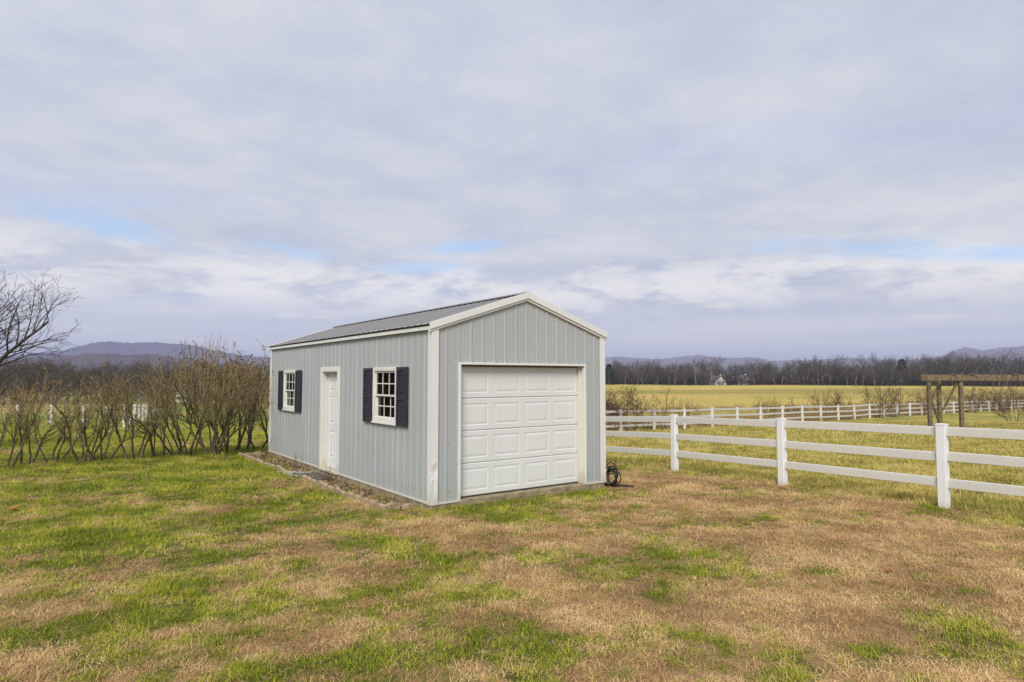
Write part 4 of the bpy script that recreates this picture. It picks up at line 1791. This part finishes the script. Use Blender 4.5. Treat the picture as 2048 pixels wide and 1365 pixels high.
def bush_mesh(seed, h, stems, width, fine=1.0):
    rng = random.Random(seed)
    A, B, tips = Segs(), Segs(), []
    P = dict(seg=h * .09, taper=.4, rmin=.006, cut=.02, wander=.2, up=.03, depth=3, bare=[.25, .1, 0], kids=[1.3 * fine, 1.1 * fine, .8], angle=(20, 58), ratio=(.4, .62), rr=.55)
    for s in range(stems):
        a = 2 * pi * s / stems + rng.uniform(-.5, .5)
        w = rng.uniform(.1, .8) * width
        grow(rng, A, B, tips, Vector((cos(a) * .12 * stems / 4, sin(a) * .12 * stems / 4, -.1)), Vector((cos(a) * w, sin(a) * w, 1)).normalized(), h * rng.uniform(.7, 1), h * .011, 0, P)
    m1, m2 = A.mesh('stems', 5), B.mesh('twigs', 3)
    m1.materials.append(M['twigdark'])
    m2.materials.append(M['brushtwig'])
    return m1, m2


BUSH = [bush_mesh(700, 2, 5, .9), bush_mesh(701, 2, 7, 1.2), bush_mesh(702, 2, 3, .35, .8), bush_mesh(703, 2, 9, 1.3, 1.1)]
BR = [  # column, row of top, metres beyond, kind, width
    (1222, 782, 36, 0, 1.0, 'twiggy leafless bush at the rear fence touching the shed corner'),
    (1262, 772, 37, 0, .9, 'forked leafless sapling at the first rear fence post'),
    (1288, 786, 37.5, 2, .8, 'short crooked leafless sapling leaning over the rear fence'),
    (1321, 771, 38, 2, .7, 'slim upright leafless sapling near the second rear fence post'),
    (1370, 800, 41, 1, .8, 'low thin bare bush at the third rear fence post'),
    (1535, 795, 50, 1, .9, 'low spreading bare bush behind the middle of the rear fence'),
    (1588, 803, 54, 3, .8, 'small dense brown bush on the middle of the rear fence'),
    (1648, 779, 54, 1, .8, 'crooked dark bare bush, first large one along the rear fence'),
    (1675, 783, 54, 0, .7, 'dark leaning bare sapling beside the crooked bush'),
    (1755, 767, 57, 1, .8, 'largest bare bush on the rear fence left of the timber frame'),
    (1787, 775, 58, 0, .8, 'bare bush overlapping the right side of the largest bush'),
    (1840, 777, 63, 1, .8, 'bare bush behind the left post of the timber frame'),
    (1873, 770, 64, 0, .8, 'bare bush seen between the posts of the timber frame'),
    (1938, 775, 71, 3, .8, 'bare bush just right of the timber frame posts'),
    (1988, 772, 76, 3, 1.0, 'dense brown bush on the rear fence near the right edge'),
    (2022, 777, 48, 3, .55, 'tall thin-stemmed brown bush inside the paddock under the timber beam'),
    (2040, 778, 90, 3, 1.0, 'dense brown bush at the rear fence, cut by the right edge')]
for k, (u, vt, d, kind, w, lb) in enumerate(BR):
    x = at(u, d)
    z0 = float(gz(x, d))
    s = (zat(vt, d) - z0) / 2.0
    t = empty('bare_bush', (x, d, z0), k * 1.3)
    t.scale = (s * w, s * w, s)
    obj('stems', BUSH[kind][0], None, t)
    obj('twigs', BUSH[kind][1], None, t)
    tag(t, lb, 'bush', 'bushes along the rear fence')
t = empty('brush_pile', (at(1212, 62), 62, float(gz(at(1212, 62), 62))))
rr_ = random.Random(8)
A = Segs()
for i in range(900):
    a = rr_.uniform(0, 2 * pi)
    r = rr_.random() ** .6
    p = Vector((cos(a) * 1.7 * r, sin(a) * 1.2 * r, rr_.uniform(0, 1.35) * (1.05 - r * r) + .05))
    d = Vector((rr_.gauss(0, 1), rr_.gauss(0, 1), rr_.gauss(0, .5))).normalized()
    A.add(p - d * .45, p + d * .45, .02, .008)
obj('branches', A.mesh('branches', 3), M['brushtwig'], t)
tag(t, 'rounded dark brush pile in the field just right of the shed', 'brush pile')

# ------------------------------------------------------------------ grass


def tuft(seed, blades, h0, h1, spread, w, lie, droop, name, m_):
    rng = random.Random(seed)
    V, F, T = [], [], []
    for b in range(blades):
        a = rng.uniform(0, 2 * pi)
        r = spread * math.sqrt(rng.random())
        p = Vector((cos(a) * r, sin(a) * r, -.004))
        az = rng.uniform(0, 2 * pi)
        L = rng.uniform(h0, h1)
        tilt = abs(rng.gauss(lie, .28))
        side = Vector((-sin(az), cos(az), 0))
        ww = w * rng.uniform(.7, 1.3)
        k = len(V)
        tint = rng.random()
        q = p
        for s in range(3):
            tl = min(tilt + droop * s * rng.uniform(.5, 1.4), 2.0)
            f = (1, .8, .0)[s]
            if s < 2:
                V += [tuple(q - side * ww * f / 2), tuple(q + side * ww * f / 2)]
            else:
                V += [tuple(q)]
            T += [tint] * (2 if s < 2 else 1)
            q = q + Vector((cos(az) * sin(tl), sin(az) * sin(tl), cos(tl))) * (L / 2)
            q.z = max(q.z, .003)
        F += [(k, k + 1, k + 3), (k, k + 3, k + 2), (k + 2, k + 3, k + 4)]
    me = np_mesh(name, V, F)
    at_ = me.attributes.new('tint', 'FLOAT', 'POINT')
    at_.data.foreach_set('value', np.array(T, np.float32))
    me.materials.append(m_)
    return me


def grass_mat(name, cols, patch=.5, spec=.12, trans=.25):
    """blade colour: per blade tint, and slow drift over the lawn"""
    m = bpy.data.materials.new(name)
    m.use_nodes = True
    N = NT(m.node_tree)
    b = m.node_tree.nodes['Principled BSDF']
    b.inputs['Roughness'].default_value = .75
    b.inputs['Specular IOR Level'].default_value = spec
    ta = N.n('ShaderNodeAttribute', attribute_name='tint')
    ge = N.n('ShaderNodeNewGeometry')
    oi = N.n('ShaderNodeObjectInfo')
    slow = N.noise(ge.outputs['Position'], 1.1, 4, .6)
    f = N.m('ADD', N.m('MULTIPLY', ta.outputs['Fac'], .54), N.m('MULTIPLY', N.ss(slow, .36, .66), .42))
    f = N.m('ADD', f, N.m('MULTIPLY', oi.outputs['Random'], .1))
    cr = N.n('ShaderNodeValToRGB')
    e = cr.color_ramp.elements
    e[0].position, e[0].color = 0.0, (*cols[0], 1)
    e[1].position, e[1].color = 1.0, (*cols[-1], 1)
    for k, c in enumerate(cols[1:-1]):
        q = e.new((k + 1) / (len(cols) - 1))
        q.color = (*c, 1)
    N.link(f, cr.inputs[0])
    N.link(cr.outputs[0], b.inputs['Base Color'])
    tr = N.n('ShaderNodeBsdfTranslucent')
    N.link(cr.outputs[0], tr.inputs[0])
    mx = N.n('ShaderNodeMixShader')
    mx.inputs[0].default_value = trans
    N.link(b.outputs[0], mx.inputs[1])
    N.link(tr.outputs[0], mx.inputs[2])
    N.link(mx.outputs[0], m.node_tree.nodes['Material Output'].inputs[0])
    return m


GM = grass_mat('green_blade', [(.055, .09, .008), (.19, .25, .018), (.45, .455, .05), (.72, .60, .15)])
DM = grass_mat('dry_blade', [(.19, .103, .046), (.48, .302, .14), (.74, .525, .26), (.88, .70, .38)], spec=.15)
PM = grass_mat('paddock_blade', [(.14, .17, .025), (.38, .34, .075), (.60, .50, .16), (.74, .61, .26)])
GT = [tuft(900 + k, 60, .020, .056, .10, .0034, .82, .62, 'green_tuft', GM) for k in range(4)]
GT.append(tuft(909, 40, .035, .085, .07, .004, .6, .7, 'green_tuft', GM))
DT = [tuft(930 + k, 58, .025, .065, .10, .0036, 1.0, .5, 'dry_tuft', DM) for k in range(4)]
PT = [tuft(960 + k, 46, .04, .10, .12, .006, .5, .45, 'pale_tuft', PM) for k in range(3)]


def lawn():
    rng = np.random.default_rng(77)
    bands = [(1.0, 6.5, 215, 1.0), (6.5, 10, 130, 1.15), (10, 16, 66, 1.5), (16, 26, 26, 2.2), (26, 48, 7.5, 3.6)]
    G, D, Pd = [], [], []
    for r0, r1, dens, sc in bands:
        half = r1 * 1.02 + 4
        n = int((2 * half) * (r1 - r0) * dens)
        x = rng.uniform(-half, half, n)
        y = rng.uniform(r0, r1, n)
        ok = np.abs(x) < y * .90 + 3.4
        a, b = shed_ab(x, y)
        ok &= ~((a > -.02) & (a < SW + .02) & (b > -.05) & (b < SL + .02))
        bed = (a > -.70) & (a <= 0) & (b > .3) & (b < 9.2)
        ok &= ~(bed & (rng.random(n) < .25))
        slab = (a > -.72) & (a <= 0) & (b > 4.1) & (b < 5.1)
        ok &= ~slab
        x, y = x[ok], y[ok]
        n = len(x)
        g = greenness(x, y)
        isg = rng.random(n) < .04 + .92 * sstep(g, .30, .80)
        pad = side_near(x, y) > 0
        beyond = (side_rear(x, y) > -.5) & (x > -3)
        isp = pad & (x > 0) & (rng.random(n) < .62) & ~beyond
        z = gz(x, y)
        tall = .8 + .55 * sstep(g, .55, .95)
        for k in range(n):
            if beyond[k]:
                continue
            (Pd if isp[k] else G if isg[k] else D).append((x[k], y[k], z[k], sc, tall[k]))
    for lst, nm, lb, T, hz in ((G, 'green_grass', 'green tufts of grass growing through the winter lawn', GT, .9), (D, 'dry_grass', 'straw-brown dormant grass covering most of the lawn', DT, .75), (Pd, 'paddock_grass', 'yellow-green mown grass in the fenced paddock', PT, .55)):
        q = np.array(lst)
        n = len(q)
        turn = np.zeros((n, 3))
        turn[:, 2] = rng.uniform(0, 6.28, n)
        turn[:, :2] = rng.normal(0, .12, (n, 2))
        s = q[:, 3] * rng.uniform(.75, 1.25, n)
        zz = s ** .55 * (rng.uniform(.6, 1.2, n) + (rng.random(n) < .07) * rng.uniform(.3, .8, n)) * (q[:, 4] if nm == 'green_grass' else 1)
        scatter(nm, lb, 'grass', T, q[:, :3], turn, np.stack([s, s, zz], 1), rng.integers(0, len(T), n))


lawn()


def weeds():
    """brown seeding weeds along and beyond the rear fence, and dead stalks by the bed"""
    rng = np.random.default_rng(5)
    src = []
    for k in range(3):
        r = random.Random(20 + k)
        B = Segs()
        for i in range(26):
            p = Vector((r.uniform(-.5, .5), r.uniform(-.5, .5), 0))
            d = Vector((r.gauss(0, .22), r.gauss(0, .22), 1)).normalized()
            L = r.uniform(.35, 1.0)
            q = p + d * L
            B.add(p, q, .009, .006)
            for j in range(4):
                c = p + d * L * r.uniform(.45, 1)
                e = (d + perp(r, d) * .6).normalized()
                B.add(c, c + e * .18, .008, .004)
        me = B.mesh('weed', 3)
        me.materials.append(M['weed'])
        src.append(me)
    pts, sz = [], []
    for k in range(1000):
        s = rng.uniform(-8, 100)
        o = abs(rng.normal(0, 1.0)) * (2.0 + s * .05) * 1.2 + .15
        if rng.random() < .25:
            o = rng.uniform(14, 22) + 4 * math.sin(s * .05)       # the ragged strip further out
        p = RF_A + RF_D * s + np.array([-.613, .79]) * o
        h = rng.uniform(.35, .95) * (.55 + .8 * float(vnoise(s * .12, o * .1, 9)))
        pts.append((p[0], p[1], float(gz(p[0], p[1])) - .05))
        sz.append((1.1, 1.1, h))
    n = len(pts)
    turn = np.zeros((n, 3))
    turn[:, 2] = rng.uniform(0, 6.28, n)
    scatter('dry_weeds', 'ragged brown weeds along the far side of the rear fence', 'weeds', src, pts, turn, sz, rng.integers(0, 3, n))


weeds()


def stalks(a, b, h, seed, label, m_='brushtwig'):
    r = random.Random(seed)
    x, y = s2w(a, b)
    B = Segs()
    A, tips = Segs(), []
    for i in range(7):
        grow(r, B, B, tips, Vector((r.gauss(0, .05), r.gauss(0, .05), 0)), Vector((r.gauss(0, .3), r.gauss(0, .3), 1)).normalized(), h * r.uniform(.5, 1), .0045, 1,
             dict(seg=.09, taper=.5, rmin=.0016, cut=1, wander=.16, up=.02, depth=2, bare=[0, .35], kids=[0, .7], angle=(25, 60), ratio=(.3, .5), rr=.6))
    me = B.mesh('dead_plant', 4)
    o = obj('dead_plant', me, M[m_])
    o.location = (x, y, float(gz(x, y)) + .03)
    tag(o, label, 'plant')


stalks(-.28, 8.3, .62, 1, 'bare reddish stalks of a dead plant at the far end of the shed wall')
stalks(-.22, 5.9, .36, 2, 'low dead stalks in the bed just left of the side door')
stalks(-.2, 3.75, .36, 3, 'tangle of dead stalks right of the side door sill')


def leaf(u, v, ang, size, label):
    x, y = gnd(u, v)
    V = []
    n = 6
    for i in range(n + 1):
        t = i / n
        w = .38 * math.sin(pi * min(t * 1.05, 1)) ** .8
        for s in (-1, 0, 1):
            V.append(((t - .5) * size, s * w * size, size * (.10 * (abs(s)) + .22 * (t - .5) ** 2)))
    F = []
    for i in range(n):
        for j in range(2):
            k = i * 3 + j
            F.append((k, k + 3, k + 4, k + 1))
    o = obj('fallen_leaf', np_mesh('fallen_leaf', V, F), M['leaf'])
    o.location = (x, y, float(gz(x, y)) + .045)
    o.rotation_euler = (.2, -.15, ang)
    tag(o, label, 'leaf')


leaf(28, 1029, .3, .17, 'curled orange leaf on the lawn near the left edge')
leaf(1781, 1164, 1.0, .085, 'orange leaf on the brown lawn below the rightmost fence post')

# ------------------------------------------------------------------ haze
hb = MB()
hb.box(-8800, 8800, -290, 8700, -40, 222)
hz_o = hb.build('haze', None)
hm = bpy.data.materials.new('haze_air')
hm.use_nodes = True
ht = hm.node_tree
for n in list(ht.nodes):
    ht.nodes.remove(n)
o_ = ht.nodes.new('ShaderNodeOutputMaterial')
pv = ht.nodes.new('ShaderNodeVolumePrincipled')
pv.inputs['Color'].default_value = (.67, .72, 1.0, 1)
pv.inputs['Density'].default_value = .00022
pv.inputs['Anisotropy'].default_value = 0.0
ht.links.new(pv.outputs[0], o_.inputs['Volume'])
hz_o.data.materials.append(hm)
tag(hz_o, 'thin blue-violet winter haze over the far hills', 'haze', kind='stuff')
